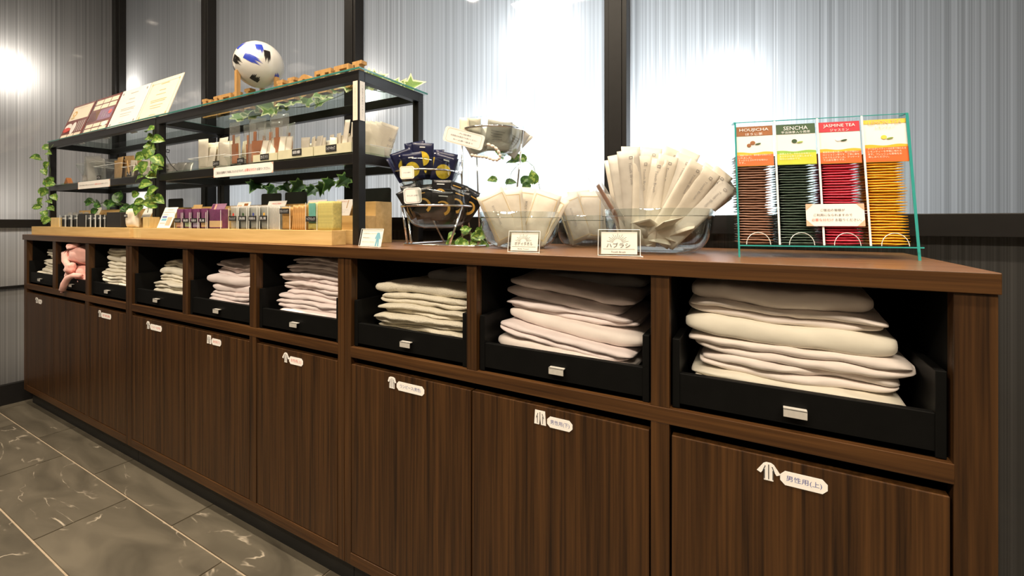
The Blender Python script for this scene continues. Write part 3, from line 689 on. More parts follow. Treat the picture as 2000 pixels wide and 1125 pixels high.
# standing wooden letters
LT = {'H': [(0, .3, 0, 1), (.7, 1, 0, 1), (.3, .7, .42, .58), (-.06, .36, .86, 1), (.64, 1.06, .86, 1), (-.06, .36, 0, .14), (.64, 1.06, 0, .14)],
      'T': [(.36, .64, 0, 1), (0, 1, .84, 1), (0, .12, .66, .86), (.88, 1, .66, .86), (.22, .78, 0, .12)],
      'E': [(.08, .36, 0, 1), (0, .95, .84, 1), (0, .98, 0, .16), (.36, .75, .43, .57), (.84, .96, .68, .86), (.86, .98, .14, .3)],
      'L': [(.2, .55, 0, 1), (0, .75, .86, 1), (0, 1.0, 0, .16), (.86, 1.0, .14, .32)],
      'I': [(.3, .7, 0, 1), (0, 1, .86, 1), (0, 1, 0, .14)],
      'W': [(0, .2, .3, 1), (.8, 1, .3, 1), (.4, .6, .3, .9), (.0, 1, 0, .3), (-.05, .25, .88, 1), (.75, 1.05, .88, 1)],
      'M': [(0, .25, 0, 1), (.75, 1, 0, 1), (.25, .75, .6, .88), (-.05, .4, .88, 1), (.6, 1.05, .88, 1), (.38, .62, .3, .62)]}
def letter(ch, pxa, pxb, yc=.205, h=.078):
    x0, x1 = XA(pxa, yc - .011), XA(pxb, yc - .011); w = x1 - x0; mb = MB()
    if ch == 'O':
        n = 28; A, B = [], []
        vs = []
        for k in range(n):
            a = 2 * math.pi * k / n; c, s_ = math.cos(a), math.sin(a)
            for ra, rb in ((.5, .5), (.24, .30)):
                for yy in (-.011, .011): vs.append((w / 2 + w * ra * c, yy, h / 2 + h * rb * s_))
        fs = []
        for k in range(n):
            a, b = 4 * k, 4 * ((k + 1) % n); fs += [(a, b, b + 1, a + 1), (a + 2, a + 3, b + 3, b + 2), (a, a + 2, b + 2, b), (a + 1, b + 1, b + 3, a + 3)]
        mb.add(vs, fs)
    else:
        for i, (a, b, c, d) in enumerate(LT[ch]): mb.box(a * w, b * w, -.011 - i * .0001, .011 + i * .0001, c * h, d * h)
    return tag(obj('wooden_letter', mb, 'letter_wood', None, loc=(x0, yc, ZG)), ('wooden block letter %s ' % ch) + ('in the word beside the ball' if pxa > 500 else 'between the boards and the ball'), 'letter', 'wooden letters on the glass top')
for ch, a, b in (('W', 396, 424), ('E', 426, 452), ('L', 455, 466), ('I', 477, 488), ('H', 542, 573), ('O', 580, 606), ('T', 614, 646), ('E', 652, 682), ('L', 688, 712)): letter(ch, a, b)
# ------------------------------------------------------------------ packets, bowls, signs
_mc = {}
def packet_mesh(w, h, t, mat, key=0, crimp=.06):
    k = (w, h, t, mat, key)
    if k in _mc: return _mc[k]
    mb = MB(); nu, nv = 8, 10; sd = key * 7.3 + w * 91
    def side(sg):
        def fn(u, v):
            a, b = abs(2 * u - 1), abs(2 * v - 1)
            bul = max(0, 1 - (a / (1 - crimp)) ** 4) ** .5 * max(0, 1 - (b / (1 - crimp)) ** 6) ** .5 if a < 1 - crimp and b < 1 - crimp else 0
            x, z = (u - .5) * w, v * h
            return (x, sg * (t / 2 * bul * (1 + .35 * NZ(x * 40 + sd, z * 40, sg)) + .0004) + .003 * NZ(x * 14 + sd, z * 10, 3) * (w / .06), z)
        return fn
    mb.grid(side(-1), nu, nv); mb.grid(lambda u, v: side(1)(1 - u, v), nu, nv)
    n = nv + 1; off = (nu + 1) * n; rim = []
    for i in range(nu):
        rim += [(i * n, (nu - i) * n + off, (nu - i - 1) * n + off, (i + 1) * n)]
        rim += [(i * n + nv, (i + 1) * n + nv, (nu - i - 1) * n + nv + off, (nu - i) * n + nv + off)]
    for j in range(nv):
        rim += [(j, j + 1, nu * n + j + 1 + off, nu * n + j + off), (nu * n + j, j + off, j + 1 + off, nu * n + j + 1)]
    mb.f += rim; mb.m += [0] * len(rim)
    me = bpy.data.meshes.new('packet'); me.from_pydata(mb.v, [], mb.f); me.update(); me.materials.append(M[mat])
    me.polygons.foreach_set('use_smooth', [True] * len(me.polygons))
    _mc[k] = me; return me
def put(name, me, m4, label, cat, group):
    o = bpy.data.objects.new(name, me); col.objects.link(o); o.matrix_world = m4
    return tag(o, label, cat, group)
def strip(mb, pts, wdt, n):                              # flat printed line in the packet's x-z plane, at y = n (number or function)
    f = n if callable(n) else (lambda x, z: n)
    for (x0, z0), (x1, z1) in zip(pts, pts[1:]):
        d = Vector((x1 - x0, 0, z1 - z0)).normalized(); q = Vector((-d.z, 0, d.x)) * wdt / 2; K = 8 if callable(n) else 1
        vs = []
        for k in range(K + 1):
            x, z = x0 + (x1 - x0) * k / K, z0 + (z1 - z0) * k / K; a = Vector((x, f(x, z), z)); vs += [a - q, a + q]
        mb.add(vs, [(2 * k, 2 * k + 2, 2 * k + 3, 2 * k + 1) for k in range(K)])
def face_of(w, h, t, key, crimp):                        # y of a packet's front face
    sd = key * 7.3 + w * 91
    def f(x, z):
        a, b = abs(2 * x / w), abs(2 * z / h - 1)
        bul = max(0, 1 - (a / (1 - crimp)) ** 4) ** .5 * max(0, 1 - (b / (1 - crimp)) ** 6) ** .5 if a < 1 - crimp and b < 1 - crimp else 0
        return -(t / 2 * bul * (1 + .35 * NZ(x * 40 + sd, z * 40, -1)) + .0004) + .003 * NZ(x * 14 + sd, z * 10, 3) * (w / .06) - .0012
    return f
def bowl(cx, cy, z0, Rr, h, rb, label, group=None, band=True, name='glass_bowl'):
    t = .0028; N = 12; pr = []
    for k in range(N + 1):
        a = k / N; pr.append((rb + (Rr - rb) * math.sin(a * math.pi / 2) ** .75, h * .80 * (1 - math.cos(a * math.pi / 2)) ** .9))
    pr = [(.0005, 0), (rb * .96, 0), (rb, .0015)] + [(r, z + .002) for r, z in pr[1:]]
    if band: pr += [(Rr + .0035, h * .80 + .004), (Rr + .0035, h * .83), (Rr + .001, h * .85)]
    pr += [(Rr + .0015, h - .001), (Rr + .0005, h)]
    inner = [(max(.0005, r - t), z + (t if z < .01 else .0004)) for r, z in pr[::-1] if z < h - .0005]
    o = tag(obj(name, MB().lathe(pr + inner, 56), 'glass', None, smooth=True, loc=(cx, cy, z0)), label, 'bowl', group)
    return o
CA = on_z(1015, 434 + 861 * .065 / 1.11, ZT); CB = on_z(1150, 434 + 861 * .065 / 1.17, ZT); CT = on_z(1283, 434 + 861 * .065 / .95, ZT)
bowl(CA.x, CA.y, ZT + .0003, .100, .090, .052, 'clear glass bowl full of body towel packets, its sign in front')
bowl(CB.x, CB.y, ZT + .0003, .088, .082, .048, 'clear glass bowl between the body towel bowl and the toothbrush bowl')
bowl(CT.x, CT.y, ZT + .0003, .112, .092, .062, 'large clear glass bowl holding the toothbrushes')
rng = random.Random(11)
# toothbrush packets: fan of long sleeves
tb_lab = ('long white toothbrush packet fanned out in the large glass bowl', 'packet', 'toothbrush packets in the bowl')
fan = []
for i in range(8): fan.append((-.13 + i * .125 + rng.uniform(-.02, .02), rng.uniform(-.14, -.04), rng.uniform(.0, .02), -.040, rng.uniform(.175, .19)))
for i in range(11): fan.append((-.16 + i * .095 + rng.uniform(-.03, .03), rng.uniform(-.02, .08), rng.uniform(.005, .03), -.008, rng.uniform(.18, .195)))
for i in range(11): fan.append((-.12 + i * .09 + rng.uniform(-.04, .04), rng.uniform(.06, .2), rng.uniform(.01, .03), .026, rng.uniform(.18, .195)))
fan += [(.86, -.04, 0, -.03, .185), (.92, .04, 0, 0, .18), (.80, -.10, .0, -.042, .175), (.70, .0, .012, -.02, .185)]
for i, (a, b, lift, nrow, L) in enumerate(fan):
    d = (E_Z + E_R * math.tan(a) + E_N * math.tan(b)).normalized(); L = round(L, 3)
    base = Vector((CT.x, CT.y, ZT + .013 + lift + max(0, a) * .012)) + E_R * (-.046 + a * .060) + E_N * nrow
    r = (E_R + E_N * rng.uniform(-.30, .30)); r = (r - d * r.dot(d)).normalized()
    o = put('toothbrush_packet', packet_mesh(.043, L, .007, 'paper_packet' if i % 4 else 'paper_packet_b', i % 5, .05), frame(base, r, d), *tb_lab)
    if nrow <= 0 or i % 2 == 0:
        print_on(o, [('Tooth Brush', (.002, -.0047, L * .74), Vector((0, 0, -1)), Vector((1, 0, 0)), .044, .0048)], 'ink_grey')
        mb = MB(); strip(mb, [(.002, L * .90), (.008, L * .90), (.008, L * .925), (.002, L * .925), (.002, L * .90)], .0011, -.0044); obj('mark', mb, 'ink_grey', o)
for i in range(7):                                       # a few lying in the bottom of the bowl
    a = i * .9; d = Vector((math.cos(a), math.sin(a), .35)); c = Vector((CT.x, CT.y, ZT + .018)) - Vector((math.cos(a), math.sin(a), 0)) * .045 + E_N * -.01
    put('toothbrush_packet', packet_mesh(.043, .125, .008, 'paper_packet', i % 5, .05), frame(c + Vector((0, 0, .002 * i)), Vector((-math.sin(a), math.cos(a), .2)), d), 'white toothbrush packet lying in the bottom of the large glass bowl', 'packet', 'toothbrush packets in the bowl bottom')
# one clear comb pack leaning left out of the toothbrush bowl
d = (E_Z + E_R * math.tan(-.52) + E_N * .1).normalized(); r = (E_R * .45 - E_N).normalized()
o = put('comb_packet', packet_mesh(.040, .165, .006, 'film_grey', 1), frame(Vector((CT.x, CT.y, ZT + .025)) - E_R * .056, r - d * r.dot(d), d), 'clear packet with a brown comb leaning out of the toothbrush bowl', 'packet', None)
obj('comb', MB().box(-.006, .006, -.001, .001, .02, .14), 'comb_brown', o)
# body towel packets
def towel_packets(C, specs, lab, grp, mat, w=.088, h=.128):
    for i, (a, b, er, en, lift, rot) in enumerate(specs):
        d = (E_Z + E_R * math.tan(a) + E_N * math.tan(b)).normalized()
        r = (E_R * math.cos(rot) + E_N * math.sin(rot)); r = (r - d * r.dot(d)).normalized()
        o = put('towel_packet', packet_mesh(w, h, .016, mat, i % 4, .10), frame(Vector((C.x, C.y, ZT + .016 + lift)) + E_R * er + E_N * en, r, d), lab, 'packet', grp)
        mb = MB(); q = .80
        strip(mb, [(-w / 2 * q, h * .1), (w / 2 * q, h * .1), (w / 2 * q, h * .9), (-w / 2 * q, h * .9), (-w / 2 * q, h * .1)], .0012, face_of(w, h, .016, i % 4, .10)); obj('border_print', mb, 'ink_gold', o)
        if i % 2 == 0: print_on(o, [('BODY TOWEL', (-w * .12, face_of(w, h, .016, i % 4, .10)(-w * .12, h * .55) - .0012, h * .55), Vector((0, 0, -1)), E_X, .05, .005)], 'ink_grey')
towel_packets(CA, [(-.42, -.12, -.022, -.030, .004, .25), (-.10, -.1, -.014, -.020, .0, -.35), (.12, .0, .012, -.012, .004, .15), (.32, -.06, .030, -.020, .0, -.2), (.02, .16, -.005, .018, .012, .1), (-.3, .2, -.03, .02, .008, -.2), (.34, .22, .025, .025, .006, .3), (.5, -.05, .035, -.01, .0, -.6)],
              'cream body towel packet standing in the glass bowl behind its sign', 'body towel packets in the signed bowl', 'paper_packet', .068, .130)
towel_packets(CB, [(-.35, -.15, -.020, -.024, .0, .3), (.0, -.1, .0, -.018, .004, -.3), (.28, -.05, .02, -.016, .0, .2), (-.1, .15, -.01, .018, .012, 0), (.2, .2, .018, .02, .008, .5), (-.32, .2, -.02, .018, .0, -.5)],
              'pale towel packet in the glass bowl between the two signed bowls', 'packets in the middle bowl', 'paper_packet_b', .062, .125)
# acrylic table signs
def sign(o3, rotz, w, h, label, lean=10, card=(.07, .93, .06, .92)):
    m4 = Matrix.Translation(o3) @ Matrix.Rotation(rotz, 4, 'Z')
    t = thing('acrylic_sign', label, 'sign', mat4=m4)
    L = R(lean); up = Vector((0, math.sin(L), math.cos(L))); nrm = Vector((0, -math.cos(L), math.sin(L)))
    obj('holder', MB().prism([(-w / 2, 0), (w / 2, 0), (w / 2, h), (-w / 2, h)], (0, 0, .001), E_X, up, .0012).prism([(-w / 2, 0), (w / 2, 0), (w / 2, h), (-w / 2, h)], (0, .003, .001), E_X, up, .0012).box(-w / 2, w / 2, -.002, .035, 0, .0015), 'acrylic', t)
    e = MB()
    for pts in ([(-w / 2, 0), (-w / 2, h)], [(w / 2, 0), (w / 2, h)], [(-w / 2, h), (w / 2, h)], [(-w / 2, 0), (w / 2, 0)]):
        e.tube([Vector((x, 0, .001)) + up * z + nrm * .0008 for x, z in pts], .0007, 4)
    e.tube([(w / 2, -.001, .001), (w / 2 + .004, -.012, .001)], .0012, 5)
    obj('edge', e, 'acrylic_edge', t)
    x0, x1, z0, z1 = (-w / 2 + card[0] * w, -w / 2 + card[1] * w, card[2] * h, card[3] * h)
    c = obj('card', MB().prism([(x0, z0), (x1, z0), (x1, z1), (x0, z1)], Vector((0, .002, .001)), E_X, up, .0005), 'paper_white', t)
    def P(fx, fz): return Vector((x0 + (x1 - x0) * fx, .002, .001)) + up * (z0 + (z1 - z0) * fz) + nrm * .0006
    return t, c, P, up, nrm, x1 - x0, z1 - z0
def ray_sign(c, P, up, nrm, W, H, jp, en):
    mb = MB(); cen = (.46, .50)
    for k in range(13):
        a = R(12 + 156 * k / 12); r0, r1 = .20, (.36 if k % 2 else .43)
        p0 = P(cen[0] + r0 * math.cos(a) * .62, cen[1] + r0 * math.sin(a) * .9); p1 = P(cen[0] + r1 * math.cos(a) * .72, cen[1] + r1 * math.sin(a))
        mb.tube([p0, p1], .00045, 4)
    obj('ray_print', mb, 'ink_grey', c)
    print_on(c, [(jp, P(.48, .40), E_X, up, W * .66, H * .22), (en, P(.48, .10), E_X, up, W * .40, H * .075)], 'ink')
    mb = MB().tube([P(.05, .23), P(.93, .23)], .0004, 4); obj('rule_print', mb, 'ink_grey', c)
o3 = on_z(1218, 498.5, ZT); w = .084
t, c, P, up, nrm, W, H = sign(Vector((o3.x, .035, ZT)), R(14), .078, .050, 'acrylic sign with white toothbrush card in front of the large bowl')
ray_sign(c, P, up, nrm, W, H, 'ハブラシ', 'Tooth Brush')
xs = on_z(1024, 492, ZT)
t, c, P, up, nrm, W, H = sign(Vector((on_z(1025, 493, ZT).x - .0, .040, ZT)), R(6), .072, .045, 'acrylic sign with white body towel card in front of its bowl')
ray_sign(c, P, up, nrm, W, H, 'ボディタオル', 'Body Towel')
t, c, P, up, nrm, W, H = sign(Vector((XA(722, .040), .040, ZT)), R(2), .078, .047, 'acrylic sign with a blue garment drawing beside the rack post', lean=14, card=(.03, .97, .03, .97))
print_on(c, [('お部屋着はこちらです', P(.40, .76), E_X, up, W * .66, H * .08), ('御自由に', P(.27, .50), E_X, up, W * .38, H * .08), ('お持ちください。(男女兼用)', P(.36, .24), E_X, up, W * .60, H * .08)], 'ink_grey')
obj('garment_print', MB().prism([(x * .020, z * .026) for x, z in ((-.5, -.1), (-.2, .5), (.2, .5), (.5, -.1), (.32, -.2), (.2, .1), (.34, -.9), (.08, -.9), (0, -.3), (-.1, -.9), (-.34, -.9), (-.2, .1), (-.32, -.2))], P(.80, .52), E_X, up, .0003), 'sky_blue', c)
# ------------------------------------------------------------------ three-tier chrome stand with bowls
B1 = Vector((-.800, .212, .950)); B2 = Vector((-.878, .262, 1.062)); B3 = Vector((-.680, .318, 1.160))
st = thing('bowl_stand', 'chrome wire stand carrying three glass bowls at different heights', 'stand', (-.78, .22, ZT))
def ring(C, z, r, n=40): return [(C.x + r * math.cos(2 * math.pi * k / n) + .78, C.y + r * math.sin(2 * math.pi * k / n) - .22, z - ZT) for k in range(n)]
WR = .0032
for C, z, r in ((B1, 1.012, .102), (B2, 1.118, .099), (B3, 1.232, .098)): obj('ring', MB().tube(ring(C, z, r), WR, 8, closed=True), 'chrome', st, smooth=True)
lo = lambda x, y, z: (x + .78, y - .22, z - ZT)
obj('base_loop', MB().tube([lo(*p, ZT + WR) for p in rrect(-.872, -.622, .138, .385, .02, 5)], WR, 8, closed=True), 'chrome', st, smooth=True)
for a, b in (((B1.x - .099, B1.y - .02, 1.012), (-.835, .139, ZT + WR)), ((B1.x + .099, B1.y - .02, 1.012), (-.705, .139, ZT + WR)), ((B1.x - .07, B1.y - .072, 1.012), (-.86, .150, ZT + WR)),
             ((B2.x - .098, B2.y + .03, 1.118), (-.870, .33, ZT + WR)), ((B2.x + .08, B2.y + .062, 1.118), (-.80, .384, ZT + WR)),
             ((B3.x - .096, B3.y - .02, 1.232), (-.776, .298, ZT + WR)), ((B3.x - .088, B3.y + .045, 1.232), (-.768, .383, ZT + WR)), ((B3.x + .098, B3.y + .005, 1.232), (-.622, .33, ZT + WR))):
    obj('leg', MB().tube([lo(*a), lo(*b)], WR * .95, 8), 'chrome', st, smooth=True)
bowl(B1.x, B1.y, .950, .098, .105, .045, 'clear glass bowl of black sachets, lowest on the chrome stand', 'bowls on the chrome stand', band=False)
bowl(B2.x, B2.y, 1.064, .095, .088, .043, 'clear glass bowl of navy lemon sachets, second tier of the chrome stand', 'bowls on the chrome stand', band=False)
bowl(B3.x, B3.y, 1.160, .094, .100, .043, 'clear glass bowl of silver white packets, topmost on the chrome stand', 'bowls on the chrome stand', band=False)
def sachets(C, z0, specs, w, h, mat, lab, grp, deco):
    for i, (a, b, er, en, lift, rot) in enumerate(specs):
        d = (E_Z + E_R * math.tan(a) + E_N * math.tan(b)).normalized()
        r = (E_R * math.cos(rot) + E_N * math.sin(rot)); r = (r - d * r.dot(d)).normalized()
        o = put('sachet', packet_mesh(w, h, .008, mat, i % 4, .12), frame(Vector((C.x, C.y, z0 + lift)) + E_R * er + E_N * en, r, d), lab, 'sachet', grp)
        deco(o, i, w, h)
def lemon(o, i, w, h):
    obj('lemon_print', MB().prism(ell(0, h * .42, w * .33, w * .33, 22), (0, -.0052, 0), E_X, E_Z, .0003), 'lemon_print', o)
    obj('title_print', MB().prism([(-w * .12, h * .82), (w * .12, h * .82), (w * .12, h * .86), (-w * .12, h * .86)], (0, -.0040, 0), E_X, E_Z, .0003), 'white_print', o)
def moon(o, i, w, h):
    n = 14; pts = [(w * .34 * math.cos(R(-70 + 200 * k / n)), h * .45 + w * .34 * math.sin(R(-70 + 200 * k / n))) for k in range(n + 1)] + [(w * .24 * math.cos(R(130 - 200 * k / n)) - w * .02, h * .47 + w * .24 * math.sin(R(130 - 200 * k / n))) for k in range(n + 1)]
    mb = MB()
    for k in range(n):
        a, b, c, d = pts[k], pts[k + 1], pts[2 * n + 1 - k - 1], pts[2 * n + 1 - k]
        mb.add([(p[0], -.0053, p[1]) for p in (a, b, c, d)], [(0, 1, 2, 3)])
    obj('crescent_print', mb, 'orange_print', o)
    obj('title_print', MB().prism([(-w * .2, h * .84), (w * .2, h * .84), (w * .2, h * .87), (-w * .2, h * .87)], (0, -.0040, 0), E_X, E_Z, .0003), 'orange_print' if i % 2 else 'white_print', o)
def plainp(o, i, w, h):
    mb = MB()
    for k in range(4): strip(mb, [(-w * .3, h * (.4 + .09 * k)), (w * (.1 + .05 * k), h * (.4 + .09 * k))], .0014, -.0054)
    obj('text_lines', mb, 'ink_grey', o)
rg = random.Random(5)
sachets(B2, 1.072, [(-.35, -.25, -.045, -.035, .030, .1), (-.12, -.2, -.030, -.045, .018, -.15), (.05, -.1, -.015, -.02, .052, .1), (-.15, .0, -.03, .0, .060, -.1), (.22, .05, .01, .01, .040, -.7), (.30, -.2, .045, -.045, .012, .05), (.2, -.1, .045, -.01, .026, .1), (-.45, .1, -.05, .02, .04, .3), (.0, .2, .0, .04, .03, .0), (.3, .2, .04, .035, .02, .2), (-.5, -.1, -.062, -.01, .022, .9)],
        .066, .082, 'navy_foil', 'navy sachet with a yellow lemon print, second tier of the stand', 'lemon sachets', lemon)
sachets(B1, .958, [(-.5, -.25, -.04, -.04, .03, .2), (-.2, -.25, -.02, -.055, .02, -.1), (.1, -.28, .02, -.055, .012, .1), (.35, -.2, .045, -.035, .02, -.1), (.5, .0, .06, .0, .03, -.5), (-.35, .0, -.05, -.01, .04, .5), (.05, -.05, .01, -.02, .045, -.4), (.3, .1, .03, .02, .045, .3), (-.1, .15, -.02, .03, .04, .0), (.62, -.15, .065, -.02, .02, .4), (.15, .25, .02, .05, .03, .0), (-.25, .2, -.03, .045, .03, .3)],
        .062, .084, 'black_foil', 'glossy black sachet with an orange crescent, lowest bowl of the stand', 'black crescent sachets', moon)
sachets(B3, 1.170, [(-.5, -.3, -.03, -.03, .0, .1), (.2, -.45, .01, -.04, .005, -.1), (.6, -.2, .035, -.02, .0, .2), (.3, .3, .02, .02, .015, .1), (-.2, .4, -.02, .03, .012, -.2), (.75, .1, .04, .01, .01, -.3), (.05, -.3, .02, -.045, .0, .1)],
        .070, .082, 'paper_packet_b', 'white printed packet in the topmost glass bowl', 'packets in the top bowl', plainp)
o = put('wrapped_soap', packet_mesh(.060, .045, .020, 'paper_cream', 2, .08), frame(B3 + Vector((0, 0, .058)) - E_R * .062 - E_N * .055, E_R, E_Z), 'cream paper wrapped bar on the rim of the topmost bowl', 'packet', None)
def hangtag(cpx, cpy, yv, w, h, tilt, label, rows, mat='paper_white', deco='ink_soft'):
    c = on_y(cpx, cpy, yv); r = (E_R * math.cos(R(tilt)) + E_Z * math.sin(R(tilt))); u = (-E_R * math.sin(R(tilt)) + E_Z * math.cos(R(tilt)))
    t = thing('paper_tag', label, 'tag', mat4=frame(c, r, u))
    obj('tag_card', MB().prism(rrect(-w / 2, w / 2, -h / 2, h / 2, h * .18, 4), (0, 0, 0), E_X, E_Z, .0008), mat, t)
    mb = MB(); q = .86; p = [(x * q, z * q) for x, z in rrect(-w / 2, w / 2, -h / 2, h / 2, h * .18, 3)]
    strip(mb, p + [p[0]], .0008, -.0011); obj('border_print', mb, deco, t)
    print_on(t, [(b, (0, -.0009, h * zz), E_X, E_Z, w * ww, h * .10) for b, ww, zz in rows], 'ink')
    return t
tg = hangtag(906, 270, .200, .112, .042, -15, 'white paper tag on a bead string hanging from the topmost bowl', [('入浴剤', .3, .24), ('お部屋のお風呂でお使いください', .66, .02), ('お一人様一個まで', .5, -.22)], 'paper_white', 'salmon')
beads = MB(); pts = [on_y(px, py, .205) for px, py in ((951, 281), (958, 284), (966, 287), (972, 293), (976, 300), (977, 307), (974, 312), (967, 313), (960, 311), (953, 308), (946, 306), (939, 306), (932, 305), (925, 304), (919, 302))]
bs_ = thing('bead_string', 'string of cream oval beads tied to the paper tag', 'beads', pts[0])
for p, q in zip(pts, pts[1:]):
    dd = (q - p); m = (p + q) / 2 - pts[0]
    obj('bead', MB().tube([m - dd * .48, m - dd * .3, m, m + dd * .3, m + dd * .48], [.0015, .0036, .0044, .0036, .0015], 8), 'bead', bs_, smooth=True)
hangtag(795, 337, .150, .040, .036, 3, 'rounded white tag on the second tier of navy sachets', [('レモンの香り', .5, 0)], 'paper_white', 'lemon_print')
hangtag(806, 382, .110, .048, .042, 4, 'square white tag with floral border on the lowest bowl', [('ラベンダーの香り', .62, 0)], 'paper_white', 'purple')
# ------------------------------------------------------------------ tea display
TO = on_z(1441, 502, ZT); TE = on_z(1799, 509, ZT)
tw = (TE - TO).length; trot = math.atan2(TE.y - TO.y, TE.x - TO.x)
TH_ = .258; lean = math.atan(.037 / TH_); TDp = .085
tea = thing('tea_display', 'clear acrylic tea bag dispenser with four columns and header cards', 'tea dispenser', TO, trot)
sh = lambda z: z * math.tan(lean)
def tslab(mb, x0, x1, y0, y1, z0, z1, mi=0):
    vs = [(x, y + sh(z), z) for x in (x0, x1) for y in (y0, y1) for z in (z0, z1)]
    return mb.add(vs, [(0, 1, 3, 2), (4, 6, 7, 5), (0, 4, 5, 1), (2, 3, 7, 6), (0, 2, 6, 4), (1, 5, 7, 3)], mi)
cwid = tw / 4
for k in range(5):
    x = k * cwid; z0 = 0 if k in (0, 4) else .024
    a, b = (x, x + .004) if k == 0 else ((x - .004, x) if k == 4 else (x - .0015, x + .0015))
    s = obj('side_panel' if k in (0, 4) else 'divider', tslab(MB(), a, b, 0, TDp if k not in (0, 4) else TDp + .02, z0, TH_), 'acrylic_teal', tea)
    e = MB(); tslab(e, a + (.0012 if k == 0 else 0), b + .0002, -.0006, .0003, z0, TH_); 
    if k in (0, 4): tslab(e, a - .0002, b + .0002, 0, .02, TH_ - .0004, TH_ + .0014)
    obj('edge', e, 'teal_edge' if k in (0, 4) else 'acrylic_edge', s)
s = obj('back_panel', tslab(MB(), 0, tw, TDp, TDp + .003, .02, TH_), 'acrylic_teal', tea)
s = obj('top_panel', tslab(MB(), 0, tw, 0, .003, TH_ - .008, TH_), 'acrylic_teal', tea)
obj('edge', tslab(MB(), 0, tw, -.0004, .0025, TH_ - .0004, TH_ + .0008), 'teal_edge', s)
s = obj('floor_panel', tslab(MB(), 0, tw, -.012, TDp, .020, .024), 'acrylic_teal', tea)
obj('edge', tslab(MB(), 0, tw, -.0125, -.012, .0210, .0232), 'teal_edge', s)
obj('apron', tslab(MB(), .004, tw - .004, -.004, -.002, .006, .020), 'acrylic_teal', tea)
for k in range(4):                                       # front lips with a finger notch each
    xa, xb = k * cwid + .003, (k + 1) * cwid - .003; xm = (xa + xb) / 2; mb = MB()
    arc = [(xm + .020 * math.cos(R(a)), .024 + .022 * math.sin(R(a))) for a in range(0, 181, 15)]
    mb.tube([(x, -.002 + sh(z), z) for x, z in arc], .0006, 4); obj('finger_notch', mb, 'acrylic_edge', tea)
TEAS = [('tea_brown', 'hdr_brown', 'HOUJICHA', 'ほうじ茶', 'orange_red', 'band_amber', 'brown'), ('tea_green', 'hdr_green', 'SENCHA', '宇治抹茶入り煎茶', 'lime', 'band_green', 'dark green'),
        ('tea_red', 'hdr_red', 'JASMINE TEA', 'ジャスミン', 'orange_red', 'band_amber', 'crimson'), ('tea_yellow', 'hdr_yellow', 'LEMON TEA', 'レモンティー', 'orange_red', 'band_amber', 'yellow')]
TXT = [['ご家庭でほっと、風味豊かな味わいに', 'いれました。', 'すっきりとさわやかな味わい', 'です。'], ['抹茶入りで、やわらかな味と', 'まろやかな香りが楽しめます。', '味わいは軽めです。'], ['茉莉花の香り高い、澄んだ味わい', 'のジャスミン茶です。丁寧に葉を', 'いれて仕上げました。デリケート', 'で上品な香りです。'], ['アールグレイティーの紅茶で味わえる', 'レモンティーを手軽に味わえ', 'ます。フレッシュな風味をお', '楽しみください。']]
def teabag_mesh(w, d, t, mat, seed):
    mb = MB(); nu = 8
    def fn(sg):
        def f(u, v):
            a, b = abs(2 * u - 1), abs(2 * v - 1)
            return ((u - .5) * w, v * d, sg * (t / 2) * max(0, 1 - a ** 6) * max(.25, 1 - b ** 8) + sg * .0003 + .0009 * NZ(u * 3 + seed * 4.1, v * 2, seed))
        return f
    mb.grid(fn(1), nu, 4); mb.grid(lambda u, v: fn(-1)(1 - u, v), nu, 4)
    n = 5; off = (nu + 1) * n
    for i in range(nu): mb.f.append((i * n, (nu - i) * n + off, (nu - i - 1) * n + off, (i + 1) * n)); mb.m.append(0)
    me = bpy.data.meshes.new('tea_bag'); me.from_pydata(mb.v, [], mb.f); me.update(); me.materials.append(M[mat]); me.polygons.foreach_set('use_smooth', [True] * len(me.polygons)); return me
Rz = Matrix.Rotation(trot, 4, 'Z'); T0 = Matrix.Translation(TO) @ Rz
